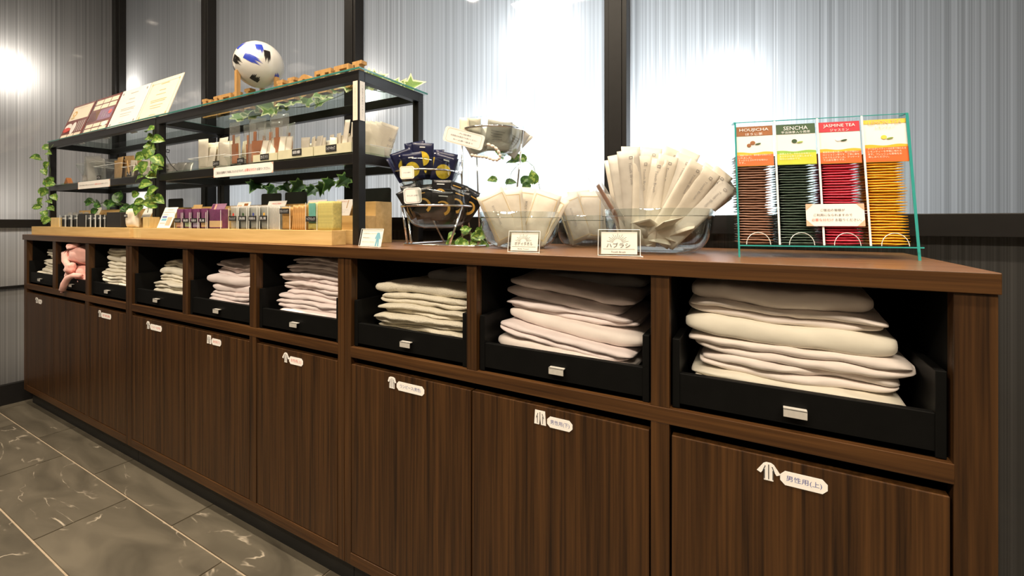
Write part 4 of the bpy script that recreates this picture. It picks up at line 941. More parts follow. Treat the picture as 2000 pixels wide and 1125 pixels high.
for k, (bm, hm, en, jp, low, band, cname) in enumerate(TEAS):
    xm = (k + .5) * cwid; bw = cwid - .014; meshes = [teabag_mesh(bw, .058, .0052, bm, k * 5 + q) for q in range(4)]
    N = 35 if k < 3 else 34
    for i in range(N):
        z = .0270 + i * .0049
        x = xm + rng.uniform(-.0012, .0012) - .001
        if k == 3: x = xm - .003 + (.002 if 18 < i < 21 else 0) + rng.uniform(-.001, .001)
        m4 = T0 @ Matrix.Translation((x, .006 + sh(z) + rng.uniform(-.0015, .002) - (.002 if (k == 3 and 18 < i < 21) else 0), z)) @ Matrix.Rotation(rng.uniform(-.02, .02), 4, 'Y')
        put('tea_bag', meshes[i % 4], m4, '%s wrapped tea bag stacked in the %s column' % (cname, en.lower()), 'tea bag', '%s tea bags' % cname)
    zt0, zt1 = .172, .250; wv = cwid - .006; yb = .0035; hh = zt1 - zt0
    up = Vector((0, math.sin(lean), math.cos(lean)))
    def Pt(fx, fz, o=0): z = zt0 + hh * fz; return Vector((xm - wv / 2 + wv * fx, yb + sh(z) - o, z))
    c = obj('header_card', MB().prism([(0, 0), (wv, 0), (wv, hh / math.cos(lean)), (0, hh / math.cos(lean))], Pt(0, 0), E_X, up, .0004), 'paper_white', tea)
    HH = hh / math.cos(lean)
    def plate(f0, f1, m, wave=0):
        n = 16; lo_ = [(wv * q / n, f0 * HH) for q in range(n + 1)]; hi = [(wv * q / n, (f1 + wave * math.sin(q / n * 9.0 + .6)) * HH) for q in range(n, -1, -1)]
        obj('print', MB().prism(lo_ + hi, Pt(0, 0, .0004 if wave else .0006), E_X, up, .0003), m, c)
    plate(.76 if k < 3 else .90, .999, hm)
    if k < 3: plate(0.001, .34, band, .015)
    else: plate(0.001, .40, band, .015)
    obj('print', MB().prism([(0, 0.001), (wv, .001), (wv, (.29 if k < 3 else .35) * HH), (0, (.27 if k < 3 else .33) * HH)], Pt(0, 0, .0008), E_X, up, .0003), low, c)
    o_ = .0014
    print_on(c, [(en, Pt(.5, .90 if k < 3 else .925, o_), E_X, up, wv * (.78 if k != 1 else .62), hh * .095), (jp, Pt(.5, .80, o_), E_X, up, wv * (.46 if k != 1 else .74), hh * .065)], 'white_print' if k < 3 else 'ink_gold')
    print_on(c, [(l, Pt(.06, (.27 if k < 3 else .31) - .062 * q, o_), E_X, up, wv * min(.88, .060 * len(l)), hh * .048, 'L') for q, l in enumerate(TXT[k])], 'paper_cream')
    pic = [('hdr_brown', 'leaf_dark'), ('leaf_dark', 'leaf_light'), ('white_print', 'leaf_dark'), ('tea_yellow', 'leaf_light')][k]
    pk = MB()
    pk.prism(ell(wv * .46, HH * .58, .0045, .0038, 16), Pt(0, 0, .0011), E_X, up, .0003)
    if k == 0: pk.prism(ell(wv * .36, HH * .52, .0038, .0034, 16), Pt(0, 0, .0011), E_X, up, .0003)
    obj('picture_print', pk, pic[0] if k != 3 else 'hdr_yellow', c)
    obj('picture_print', MB().prism(ell(wv * .60, HH * .55, .0052, .0015, 14, .2), Pt(0, 0, .0013), E_X, up, .0003), pic[1], c)
zc0, zc1 = .058, .098; up = Vector((0, math.sin(lean), math.cos(lean)))
xa, xb = tw * .405, tw * .725
nb = obj('notice', MB().prism([(0, 0), (xb - xa, 0), (xb - xa, zc1 - zc0), (0, zc1 - zc0)], Vector((xa, -.0025 + sh(zc0), zc0)), E_X, up, .0006), 'paper_white', tea)
def Pn(fx, fz): return Vector((xa + (xb - xa) * fx, -.0033 + sh(zc0 + (zc1 - zc0) * fz), zc0 + (zc1 - zc0) * fz))
w, h = xb - xa, zc1 - zc0
for cx, sx_ in ((0, 1), (1, -1)):
    for cz, sz_ in ((0, 1), (1, -1)):
        p = [(0, 0), (sx_ * h * .3, 0), (0, sz_ * h * .3)]; obj('corner_print', MB().prism(p if sx_ * sz_ > 0 else [p[0], p[2], p[1]], Pn(cx, cz), E_X, up, .0002), 'salmon', nb)
print_on(nb, [('ご宿泊の皆様が', Pn(.46, .72), E_X, up, w * .42, h * .12), ('ご利用になられますので', Pn(.46, .50), E_X, up, w * .66, h * .12), ('お取りください。', Pn(.72, .28), E_X, up, w * .44, h * .12)], 'ink')
print_on(nb, [('必要な分だけ', Pn(.28, .28), E_X, up, w * .38, h * .13)], 'ink_red')
# ------------------------------------------------------------------ pine risers on the worktop
def riser(x0, x1, label):
    t = thing('wooden_riser', label, 'riser', ((x0 + x1) / 2, .17, ZT), 0, 'stepped pine risers')
    for y0, y1, z in ((.1065, .135, .944), (.135, .195, .987), (.195, .265, 1.032)):
        obj('step', MB().box(x0, x1, y0, y1, ZT, z), 'pine', t, world=True, bevel=.001)
    return t
riser(-3.318, -2.188, 'pine stepped riser behind the dark pouches, by the side wall')
riser(-2.118, -1.030, 'pine stepped riser behind the purple boxes and sample packets')
ZP = .9445
xj0, xj1 = XA(253, .03), XA(275, .03)
for a, b, lb in ((-3.405, xj0, 'low pine box along the worktop edge in front of the dark pouches'), (xj1, -1.026, 'low pine box along the worktop edge in front of the sample packets')):
    tag(obj('wooden_box', MB().box(a, b, .030, .079, ZT + .0002, .944), 'pine', None, bevel=.0012), lb, 'box', 'low pine boxes')
tag(obj('wooden_block', MB().box(xj0 + .001, xj1 - .001, .042, .079, ZT + .0002, .943), 'pine_end', None, bevel=.001), 'pale pine block filling the gap between the two low boxes', 'block')
# black boards standing behind the top step
for a, b, py, y in ((330, 358, 388, .290), (512, 550, 378, .285), (558, 600, 375, .285), (700, 764, 368, .290)):
    x0, x1 = XA(a, y), XA(b, y); z1 = ZA((a + b) / 2, py, y)
    nm = {330: 'behind the purple boxes', 512: 'behind the clear sample packets', 558: 'behind the brand card', 700: 'at the open end of the rack'}[a]
    tag(obj('black_board', MB().prism(rrect(0, x1 - x0, 0, z1 - ZT, .008, 4), (x0, y, ZT + .0002), E_X, E_Z, .003), 'chalk_black', None), 'black rounded board standing %s' % nm, 'board', 'black rounded boards')
# ------------------------------------------------------------------ samples on the low boxes
def chalk_tag(parent, x, y, z, w, h, text):
    c = obj('name_tag', MB().box(x - w / 2, x + w / 2, y - .0012, y, z - h / 2, z + h / 2), 'chalk_black', parent)
    print_on(c, [(text, (x, y - .0012, z), E_X, E_Z, w * .8, h * .55)], 'white_print')
def holder(px0, px1, y, h, label, text, depth=.034, group='clear sample holders', tagz=.5, mat='acrylic', z=ZP):
    x0, x1 = XA(px0, y), XA(px1, y); w = x1 - x0; e = .0012
    t = thing('acrylic_holder', label, 'holder', (x0 + w / 2, y, z), 0, group)
    obj('box', MB().box(-w / 2, w / 2, 0, e, 0, h).box(-w / 2, w / 2, depth - e, depth, 0, h).box(-w / 2, -w / 2 + e, e, depth - e, 0, h).box(w / 2 - e, w / 2, e, depth - e, 0, h).box(-w / 2, w / 2, 0, depth, 0, e), mat, t)
    ed = MB()
    for xx in (-w / 2, w / 2): ed.tube([(xx, 0, 0), (xx, 0, h)], .0008, 4)
    obj('edge', ed, 'acrylic_edge', t)
    if text: chalk_tag(t, 0, -.0006, h * tagz, min(w * .9, .05), .016, text)
    return t, x0, x1, w
def cards_in(x0, x1, y, z, w, h, n, mats, label, group, depth, name='sample_sachet', tilt=0, bulge=.004):
    for i in range(n):
        yy = y + .004 + (depth - .010) * i / max(1, n - 1)
        put(name, packet_mesh(w, h, bulge, mats[i % len(mats)], i % 3, .08), frame((x0 + (x1 - x0) / 2, yy, z), E_X, Vector((tilt, .06, 1))), label, 'sachet', group)
# purple sets
PB = [(341, 354, 'pastel_pink', 'クレンジング'), (357, 370, 'pastel_green', '洗顔'), (373, 386, 'pastel_lilac', '化粧水'), (389, 402, 'pastel_tan', '乳液')]
YP = .040
for a, b, pm, tx in PB:
    t, x0, x1, w = holder(a, b, YP, .058, 'clear holder of purple sachets with a %s strip' % pm.split('_')[1], tx)
    o = tag(obj('sachet_pack', MB().box(-w / 2 + .003, w / 2 - .003, 0, .004, 0, .070), 'purple', None, bevel=.001, loc=((x0 + x1) / 2, YP + .006, ZP + .0015)), 'purple sachet pack with a %s strip' % pm.split('_')[1], 'sachet', 'purple sachet packs')
    obj('strip_print', MB().box(-w / 2 + .003, w / 2 - .003, -.0006, 0, .004, .022), pm, o)
    for q in range(3): tag(obj('sachet_pack', MB().box(-w / 2 + .003, w / 2 - .003, 0, .004, 0, .070 - q * .001), 'purple', None, bevel=.001, loc=((x0 + x1) / 2, YP + .012 + q * .006, ZP + .0015)), 'plain purple sachet pack behind the striped ones', 'sachet', 'plain purple sachet packs')
t, x0, x1, w = holder(405, 431, YP, .064, 'wide clear holder with a purple leaflet pack', None)
o = tag(obj('leaflet_pack', MB().box(-w / 2 + .003, w / 2 - .003, 0, .02, 0, .066), 'purple', None, bevel=.001, loc=((x0 + x1) / 2, YP + .006, ZP + .0015)), 'wide purple leaflet pack with a tan lower band', 'leaflet')
obj('strip_print', MB().box(-w / 2 + .003, w / 2 - .003, -.0006, 0, .004, .026), 'pastel_tan', o)
# clear sample packets
CB_ = [(447, 463, 'red_food', 'クレンジング'), (466, 482, 'leaf_dark', '洗顔'), (486, 502, 'ink_blue', '化粧水'), (507, 523, 'orange_print', '乳液')]
for i, (a, b, pm, tx) in enumerate(CB_):
    t, x0, x1, w = holder(a, b, YP, .070, 'clear holder of white sachets with a %s logo' % ['red', 'green', 'blue', 'yellow'][i], tx, depth=.036)
    for q in range(4):
        o = put('sample_sachet', packet_mesh(round(w - .006, 4), .074, .005, 'film', q % 2, .08), frame(((x0 + x1) / 2, YP + .005 + q * .008, ZP + .002), E_X, E_Z), 'white sample sachet with a %s logo' % ['red', 'green', 'blue', 'yellow'][i], 'sachet', 'white sample sachets')
        if q == 0: obj('logo', MB().prism(ell(0, .046, .005, .005, 14), (0, -.0036, 0), E_X, E_Z, .0003), pm, o)
x0, x1 = XA(524, YP), XA(545, YP)
for q in range(7):
    x = x0 + (x1 - x0) * (q + .5) / 7
    put('sample_sachet', packet_mesh(.034, .072, .004, 'film', q % 3, .08), frame((x, YP + .018, ZP), Vector((.12, 1, 0)), Vector((.05, 0, 1))), 'white sample sachet filed edge on beside the yellow logo holder', 'sachet', 'edge on white sachets')
t, x0, x1, w = holder(546, 566, YP, .072, 'clear holder of amber sachets with a black name tag', 'クレンジング', tagz=.78)
for q in range(3): put('sample_sachet', packet_mesh(round(w - .006, 4), .066, .004, 'amber_stick', q, .08), frame(((x0 + x1) / 2, YP + .007 + q * .009, ZP + .002), E_X, E_Z), 'amber sachet inside the clear holder', 'sachet', 'amber sachets')
x0, x1 = XA(568, YP), XA(595, YP)
for q in range(7):
    x = x0 + (x1 - x0) * (q + .5) / 7
    put('sample_sachet', packet_mesh(.032, .074 - .002 * (q % 3), .005, 'amber_stick', q % 3, .08), frame((x, YP + .018, ZP), Vector((.15, 1, 0)), Vector((.12 - .02 * q, 0, 1))), 'amber sachet standing edge on beside its holder', 'sachet', 'edge on amber sachets')
t, x0, x1, w = holder(597, 619, YP, .080, 'clear holder of straw sachets with a teal print', 'ヘアパック', tagz=.40)
o = put('sample_sachet', packet_mesh(round(w - .004, 4), .078, .004, 'straw', 0, .08), frame(((x0 + x1) / 2, YP + .007, ZP + .002), E_X, E_Z), 'straw coloured sachet with a teal print in the holder', 'sachet', None)
obj('teal_print', MB().prism([(-w * .3, .018), (w * .3, .018), (w * .3, .076), (-w * .3, .076)], (0, -.0035, 0), E_X, E_Z, .0003), 'teal_print', o)
x0, x1 = XA(620, YP), XA(648, YP)
for q in range(12):
    x = x0 + (x1 - x0) * (q + .5) / 12
    put('sample_sachet', packet_mesh(.034, .082, .0045, 'straw', q % 3, .06), frame((x, YP + .018, ZP), Vector((.06, 1, 0)), Vector((.01, 0, 1))), 'straw coloured sachet standing edge on beside the teal printed one', 'sachet', 'edge on straw sachets')
# printed cards on the steps
def card(px0, px1, pyt, y, z0, label, rows, mat='paper_white', lean=22, extra=None):
    x0, x1 = XA(px0, y), XA(px1, y); w = x1 - x0; L = R(lean); z1 = ZA(px0, pyt, y + .02); h = (z1 - z0) / math.cos(L)
    t = thing('printed_card', label, 'card', mat4=frame((x0 + w / 2, y, z0 + .0008), E_X, Vector((0, math.sin(L), math.cos(L)))))
    obj('sheet', MB().box(-w / 2, w / 2, 0, .0012, 0, h), mat, t)
    obj('prop', MB().box(-w * .2, w * .2, .0012, .018, 0, .0012).box(-w * .1, w * .1, .0012, .012, 0, h * .3), 'acrylic_edge', t)
    for b, zz, ww, hh, m in rows: print_on(t, [(b, (0, 0, h * zz), E_X, E_Z, w * ww, h * hh)], m)
    if extra:
        for (a, b, c, d, m) in extra: obj('print', MB().box(-w / 2 + w * a, -w / 2 + w * b, -.0005, 0, h * c, h * d), m, t)
    return t
card(306, 331, 406, .046, .944, 'leaflet with blue and red print leaning beside the purple holders', [('ご利用案内', .88, .6, .06, 'ink_grey')], 'paper_white', 20, [(.1, .45, .50, .56, 'ink_blue'), (.12, .5, .34, .46, 'sky_blue'), (.55, .9, .12, .52, 'salmon'), (.1, .5, .2, .26, 'ink_soft'), (.1, .5, .62, .66, 'ink_soft'), (.1, .9, .74, .78, 'ink_soft')])
card(405, 432, 399, .145, .987, 'pink printed card behind the wide purple pack', [], 'purple_lt', 22, [(.05, .2, .05, .95, 'purple'), (.25, .35, .05, .95, 'salmon')])
card(371, 388, 401, .145, .987, 'small brown printed card behind the purple holders', [], 'kraft', 16, [(.1, .9, .2, .6, 'paper_cream')])
card(455, 480, 396, .145, .987, 'photo card of a face behind the clear sachets', [], 'paper_white', 20, [(.05, .4, .3, .8, 'salmon'), (.55, .85, .5, .9, 'hdr_brown'), (.58, .82, .2, .6, 'paper_cream')])
card(514, 549, 394, .145, .987, 'white printed card between the clear and amber sachets', [('ご宿泊のお客様へ', .82, .6, .10, 'ink_red'), ('BOTANIQUE', .52, .7, .16, 'ink')], 'paper_white', 22)
card(592, 628, 392, .145, .987, 'white brand card behind the straw coloured sachets', [('POLA', .62, .62, .24, 'ink')], 'paper_white', 22)
card(649, 682, 391, .145, .987, 'white instruction card beside the straw coloured sachets', [('ご使用方法', .86, .5, .07, 'salmon'), ('洗い流さないトリートメント', .34, .7, .06, 'ink_grey'), ('ヘアケア', .20, .4, .06, 'ink_grey')], 'paper_white', 20, [(.70, .74, .45, .95, 'kraft')])
# dark pouches at the side wall end
YD = .040
tag(obj('wooden_post', MB().box(XA(99, YD), XA(114, YD), YD, YD + .035, ZP, ZA(106, 425, YD)), 'pine_end', None, bevel=.001), 'short square pine post at the end of the low box', 'post')
tag(obj('wooden_post', MB().box(XA(279, YD), XA(292, YD), YD, YD + .035, ZP, ZA(285, 424, YD)), 'pine_end', None, bevel=.001), 'short square pine post beside the cream pouch', 'post')
for gi, (a, b, n, top) in enumerate(((117, 152, 3, .058), (168, 206, 4, .056))):
    for i in range(n):
        p0, p1 = a + (b - a) * i / n, a + (b - a) * (i + .86) / n
        t, x0, x1, w = holder(p0, p1, YD, top, 'clear holder of dark sachets %s' % ('beside the pine end post' if gi == 0 else 'in the row of four'), None, depth=.034, group='dark sachet holders')
        o = tag(obj('sachet_pack', MB().box(-w / 2 + .003, w / 2 - .003, 0, .022, 0, top - .006), 'chalk_black', None, bevel=.001, loc=((x0 + x1) / 2, YD + .006, ZP + .0015)), 'dark sachet pack in a clear holder by the side wall', 'sachet', 'dark sachet packs')
        obj('title_print', MB().box(-w * .28, w * .28, -.0005, 0, top * .66, top * .74), 'paper_white', o)
for a, b, pt, lb in ((153, 166, 417, 'black box standing beside the dark sachet holders'), (208, 235, 414, 'large black box between the dark sachets and the cream pouch')):
    o = tag(obj('black_box', MB().box(XA(a, YD), XA(b, YD), YD, YD + .034, ZP, ZA(b, pt, YD)), 'chalk_black', None, bevel=.002), lb, 'box', 'black boxes')
for i in range(4):
    put('clear_pouch', packet_mesh(.085, .075, .010, 'film_grey', i, .1), frame((XA(128 + i * 9, .105), .112 + .004 * i, .9445), Vector((1, -.1, 0)), Vector((.1, .1, 1))), 'clear grey pouch standing behind the dark sachets', 'pouch', 'clear grey pouches')
o = put('cream_pouch', packet_mesh(.10, .080, .03, 'paper_cream', 1, .06), frame((XA(250, YD), YD + .018, ZP), E_X, E_Z), 'large cream pouch with a black tag beside the black box', 'pouch', None)
chalk_tag(o, -.028, -.015, .050, .03, .014, '歯')
card(275, 292, 392, .145, .987, 'white card half hidden behind the trailing vine', [], 'paper_white', 24, [(.2, .8, .5, .7, 'ink_soft')])
card(229, 246, 404, .145, .987, 'small white card above the black box', [], 'paper_white', 18, [(.2, .8, .4, .6, 'ink_soft')])
card(172, 190, 407, .145, .987, 'small cream card beneath the dark plant', [], 'paper_cream', 18, [(.2, .8, .4, .6, 'ink_soft')])
# ------------------------------------------------------------------ middle shelves
def bin_(px0, px1, pyt, y, d, label, mat='acrylic', flare=.012, tagt=None, tagpx=None):
    x0, x1 = XA(px0, y), XA(px1, y); w = x1 - x0; h = ZA((px0 + px1) / 2, pyt, y) - ZS
    t = thing('clear_bin', label, 'bin', (x0 + w / 2, y + d / 2, ZS), 0, 'clear bins on the middle shelves')
    q = .0015; f = flare; mb = MB()
    bo = [(-w / 2 + f, -d / 2 + f), (w / 2 - f, -d / 2 + f), (w / 2 - f, d / 2 - f), (-w / 2 + f, d / 2 - f)]; to = [(-w / 2, -d / 2), (w / 2, -d / 2), (w / 2, d / 2), (-w / 2, d / 2)]
    vs = [(x, y_, .0004) for x, y_ in bo] + [(x, y_, h) for x, y_ in to] + [(x * .97, y_ * .97, .002) for x, y_ in bo] + [(x - math.copysign(q, x), y_ - math.copysign(q, y_), h) for x, y_ in to]
    fs = [(3, 2, 1, 0)] + [(i, (i + 1) % 4, 4 + (i + 1) % 4, 4 + i) for i in range(4)] + [(4 + i, 4 + (i + 1) % 4, 12 + (i + 1) % 4, 12 + i) for i in range(4)] + [(8 + (i + 1) % 4, 8 + i, 12 + i, 12 + (i + 1) % 4) for i in range(4)] + [(8, 9, 10, 11)]
    mb.add(vs, fs); obj('tub', mb, mat, t)
    obj('rim', MB().tube([(x, y_, h) for x, y_ in to], .0010, 5, closed=True), 'acrylic_edge', t)
    if tagt: chalk_tag(t, XA(tagpx, y) - x0 - w / 2, -d / 2 + .004, .018, .042, .019, tagt)
    return t, x0, x1, w, h
rg = random.Random(3)
def upright(n, x0, x1, y0, y1, w, h, mats, label, group, name='packet', fan=.25, bul=.008, hvar=.2, flat=False):
    for i in range(n):
        u = (i + .5) / n; x = x0 + (x1 - x0) * u; y = rg.uniform(y0, y1)
        d = Vector(((u - .5) * 2 * fan + rg.uniform(-.08, .08), rg.uniform(-.12, .15), 1))
        r = Vector((1, rg.uniform(-.5, .5), 0)) if not flat else Vector((rg.uniform(-.2, .5), 1, 0))
        put(name, packet_mesh(w, round(h * (1 - hvar * (i % 3) / 2), 4), bul, mats[i % len(mats)], i % 4, .08), frame((x, y, ZS + .004), r, d), label, 'packet', group)
# right rack
t, x0, x1, w, h = bin_(367, 440, 306, .110, .11, 'clear bin of white cotton packs on the rack shelf', tagt='コットン', tagpx=420)
upright(11, x0 + .03, x1 - .03, .13, .20, .062, .125, ['paper_packet', 'paper_cream', 'paper_packet'], 'white cotton pack in the clear bin', 'cotton packs', fan=.22)
t, x0, x1, w, h = bin_(437, 505, 301, .110, .11, 'clear bin of combs in clear bags beside the cotton packs', tagt='ヘアブラシ', tagpx=468)
for i in range(7):
    u = i / 6; x = x0 + .03 + (x1 - x0 + .05) * u; d = Vector(((u - .45) * .5, rg.uniform(-.1, .1), 1)); y = .135 + .06 * (i % 3) / 2
    o = put('comb_bag', packet_mesh(.075, .165 - .008 * (i % 3), .008, 'film_clear', i % 4, .05), frame((x, y, ZS + .003), Vector((1, rg.uniform(-.3, .3), 0)), d), 'clear bag with an orange brown comb in the bin', 'packet', 'bagged combs')
    obj('comb', MB().box(-.022, .022, -.0022, .0022, .012, .085).box(-.016, -.004, -.002, .002, .085, .118), 'comb_brown', o, bevel=.001)
t = None
xa, xb = XA(492, .10), XA(541, .10)
for i in range(8):
    x = xa + (xb - xa) * (i + .5) / 8
    put('razor_packet', packet_mesh(.024, .085, .006, 'paper_packet', i % 3, .06), frame((x + .02, .115 + .012 * (i % 3), ZS + .004), Vector((1, .4, 0)), Vector((-.75 + .05 * i, .05, 1))), 'white razor packet leaning in front of the combs', 'packet', 'razor packets')
def tray(px0, px1, y, d, h, label, tags):
    x0, x1 = XA(px0, y), XA(px1, y); w = x1 - x0
    t = thing('pale_tray', label, 'tray', (x0, y, ZS), 0, 'pale trays on the rack shelf')
    obj('box', MB().box(0, w, 0, .002, 0, h).box(0, w, d - .002, d, 0, h).box(0, .002, .002, d - .002, 0, h).box(w - .002, w, .002, d - .002, 0, h).box(0, w, 0, d, 0, .0015), 'pale_box', t)
    for tp, tx in tags: chalk_tag(t, XA(tp, y) - x0, -.0004, h * .62, .046, .020, tx)
    return t, x0, x1
t, x0, x1 = tray(494, 541, .092, .10, .026, 'pale tray of razor packets in front of the combs', [(517, 'カミソリ')])
t, x0, x1 = tray(543, 611, .092, .13, .030, 'pale tray of cotton buds in the middle of the rack shelf', [(580, '綿棒')])
upright(12, x0 + .02, x1 - .02, .12, .19, .034, .075, ['paper_packet', 'paper_packet_b'], 'white cotton bud packet in the pale tray', 'cotton bud packets', fan=.5)
t, x0, x1 = tray(613, 686, .092, .13, .030, 'pale tray of white sleeves next to the rack post', [(647, 'シャワーキャップ')])
upright(16, x0 + .015, x1 - .05, .12, .19, .024, .070, ['paper_packet', 'paper_cream'], 'short white sleeve in the tray next to the rack post', 'white sleeves', fan=.25)
for i, (px, hh, tl) in enumerate(((668, .110, -.42), (678, .100, -.2), (688, .095, -.06), (664, .09, -.55))):
    put('long_sleeve', packet_mesh(.018, hh, .004, 'paper_packet', i, .06), frame((XA(px, .12), .125 + .012 * i, ZS + .006), Vector((1, .3, 0)), Vector((tl, .1, 1))), 'long pointed white sleeve beside the rack post', 'packet', 'long white sleeves')
xq = -1.055
t = thing('clear_tray', 'shallow clear tray at the open end of the rack shelf', 'tray', (xq, .17, ZS))
obj('tray', MB().box(-.045, .05, -.02, .16, 0, .002).box(.048, .05, -.02, .16, 0, .030).box(-.045, .05, .158, .16, 0, .03), 'acrylic', t); obj('edge', MB().tube([(.05, -.02, .03), (.05, .16, .03)], .001, 5), 'acrylic_edge', t)
for i in range(4):
    o = put('white_envelope', packet_mesh(.058, .105, .006, 'paper_packet', i, .06), frame((xq - .012 + .010 * i, .185 + .012 * i, ZS + .006), Vector((.75, .66, -.3)), Vector((.50 + .06 * i, .35, 1))), 'white paper packet leaning at the open end of the rack', 'packet', 'leaning white packets')
    if i == 3: print_on(o, [('浴用', (.02, -.005, .06), E_X, E_Z, .02, .012), ('タオル', (.02, -.005, .04), E_X, E_Z, .02, .008)], 'ink_grey')
for i in range(5):
    put('foil_pack', packet_mesh(.05, .06, .010, 'foil_grey', i % 3, .1), frame((XA(335 + i * 7, .2), .19 + .01 * (i % 3), ZS + .003), Vector((1, .3, 0)), Vector((rg.uniform(-.3, .3), .2, 1))), 'crinkled grey foil pack beside the cotton bin', 'packet', 'grey foil packs')
cord = [on_y(px, py, .12) for px, py in ((346, 334), (340, 328), (334, 322), (328, 312), (324, 304), (322, 297), (326, 292), (331, 293), (330, 298), (325, 297), (322, 292))]
cord[0].z = max(cord[0].z, ZS + .002)
tag(obj('power_cord', MB().tube([p - cord[0] for p in cord], .0016, 6), 'chalk_black', None, smooth=True, loc=cord[0]), 'thin black cord looping up by the rack post', 'cord')
# left rack
t, x0, x1, w, h = bin_(148, 186, 318, .120, .11, 'clear bin of frosted bags on the rack by the side wall', flare=.03)
upright(8, x0 + .04, x1 - .04, .14, .20, .11, .13, ['film_grey', 'film'], 'frosted clear bag in the bin by the side wall', 'frosted bags', fan=.3, bul=.014)
t, x0, x1, w, h = bin_(183, 236, 322, .115, .11, 'clear bin of brown kraft packs', tagt='ヘアゴム', tagpx=191, flare=.008)
upright(8, x0 + .05, x1 - .03, .135, .20, .075, .115, ['kraft'], 'brown kraft pack standing in the clear bin', 'kraft packs', fan=.12, bul=.006)
t, x0, x1, w, h = bin_(237, 262, 325, .115, .10, 'clear bin of white packs next to the kraft packs', tagt='くし', tagpx=250, flare=.004)
upright(5, x0 + .02, x1 - .02, .13, .18, .06, .085, ['paper_packet', 'kraft'], 'white pack in the bin next to the kraft packs', 'white packs next to kraft', fan=.06)
t, x0, x1, w, h = bin_(263, 291, 327, .115, .10, 'clear bin of white packs half behind the trailing vine', tagt='ブラシ', tagpx=272, flare=.004)
upright(5, x0 + .02, x1 - .02, .13, .18, .06, .075, ['paper_packet'], 'white pack in the bin half behind the vine', 'white packs behind the vine', fan=.06)
tag(obj('small_tent_card', MB().prism([(-.03, 0), (.03, 0), (0, .032)], (XA(139, .12), .12, ZS + .0004), E_X, E_Z, .02), 'hdr_brown', None), 'small brown tent card at the end of the left shelf', 'card')
# ------------------------------------------------------------------ trailing plants
def leaf_me(kind, seed, mats):
    mb = MB(); rd = random.Random(seed)
    if kind == 'pothos':
        nu, nv = 6, 8
        def fn(u, v):
            s = 2 * u - 1; wd = .40 * (math.sin(math.pi * min(1, v * 1.0) ** .72) ** .9) + .004
            x = s * wd; y = v - (.12 * (abs(s) ** 2) if v < .3 else 0)
            return (x, y, abs(s) * wd * .45 - .35 * (v - .35) ** 2 + .03 * math.sin(v * 9 + s * 3 + seed))
        mb.grid(fn, nu, nv, mfn=lambda i, j: 1 if (i in (2, 3) and (i + j + seed) % 3) or (i + j * 2 + seed) % 7 == 0 else 0)
    else:
        half = [(0, -.05), (.16, -.16), (.46, -.05), (.36, .16), (.58, .44), (.26, .46), (.0, 1.0)]
        out = half + [(-x, y) for x, y in half[-2:0:-1]]; K = len(out); c = (0, .26)
        inn = [(c[0] + (x - c[0]) * .80, c[1] + (y - c[1]) * .80) for x, y in out]
        z = lambda x, y: abs(x) * .35 - .25 * (y - .3) ** 2
        vs = [(x, y, z(x, y)) for x, y in out] + [(x, y, z(x, y)) for x, y in inn] + [(0, .26, 0)]
        mb.add(vs, [(i, (i + 1) % K, K + (i + 1) % K, K + i) for i in range(K)], 1)
        mb.add([(x, y, z(x, y)) for x, y in inn] + [(0, .26, 0)], [(i, (i + 1) % K, K) for i in range(K)], 0)
    me = bpy.data.meshes.new('leaf'); me.from_pydata(mb.v, [], mb.f); me.update()
    for m in mats: me.materials.append(M[m])
    me.polygons.foreach_set('material_index', mb.m); me.polygons.foreach_set('use_smooth', [kind == 'pothos'] * len(me.polygons)); return me
POTH = [leaf_me('pothos', q, ('leaf_green', 'leaf_light')) for q in range(4)]; PDRK = [leaf_me('pothos', q + 9, ('leaf_dark', 'leaf_green')) for q in range(3)]
IVY = [leaf_me('ivy', q, ('ivy_green', 'ivy_cream')) for q in range(2)]; IVD = [leaf_me('ivy', q, ('leaf_dark', 'ivy_green')) for q in range(2)]
lg = random.Random(17)
def vine(label, path, leaves, size, lib, down=.5, group='trailing plants', stem=.0013, face=-E_N, name='trailing_vine', spread=.9):
    """path: stem points; leaves: list of positions (Vector); each leaf is a part"""
    o0 = path[0]; t = thing(name, label, 'plant', o0, 0, group)
    obj('stem', MB().tube([p - o0 for p in path], stem, 5), 'stem_green', t, smooth=True)
    for i, p in enumerate(leaves):
        ang = lg.uniform(-spread, spread) * math.pi; tip = (E_R * math.sin(ang) + E_Z * (-down + .5 * math.cos(ang)) + E_N * lg.uniform(-.4, .2)).normalized()
        nrm = (Vector(face) + Vector((lg.uniform(-.5, .5), lg.uniform(-.4, .4), lg.uniform(.0, .8)))).normalized()
        x = tip.cross(nrm).normalized(); n2 = x.cross(tip); s = size * lg.uniform(.75, 1.2)
        m4 = Matrix((x * s, tip * s, n2 * s)).transposed().to_4x4(); m4.translation = p - o0
        l = bpy.data.objects.new('leaf', lib[i % len(lib)]); col.objects.link(l); l.parent = t; l.matrix_local = m4
    return t
def jitter(pts, n, dr, dn=.015):
    out = []
    for i in range(n):
        u = i / max(1, n - 1) * (len(pts) - 1); k = min(int(u), len(pts) - 2); p = pts[k].lerp(pts[k + 1], u - k)
        out.append(p + E_R * lg.uniform(-dr, dr) + E_N * lg.uniform(-dn, dn * .3) + E_Z * lg.uniform(-.01, .01))
    return out
pA = [on_y(px, py, .072) for px, py in ((104, 282), (92, 300), (98, 330), (100, 352), (88, 375), (95, 400), (90, 420), (98, 436))]
vine('leafy green vine trailing down the rack post by the side wall', pA, [on_y(px, py, .065) for px, py in ((84, 288), (92, 298), (80, 310), (95, 318), (86, 330), (103, 348), (86, 352), (98, 362), (76, 373), (92, 374), (104, 380), (82, 388), (92, 392), (66, 398), (80, 404), (96, 404), (86, 412), (92, 422), (98, 428), (88, 428), (106, 360))], .046, POTH)
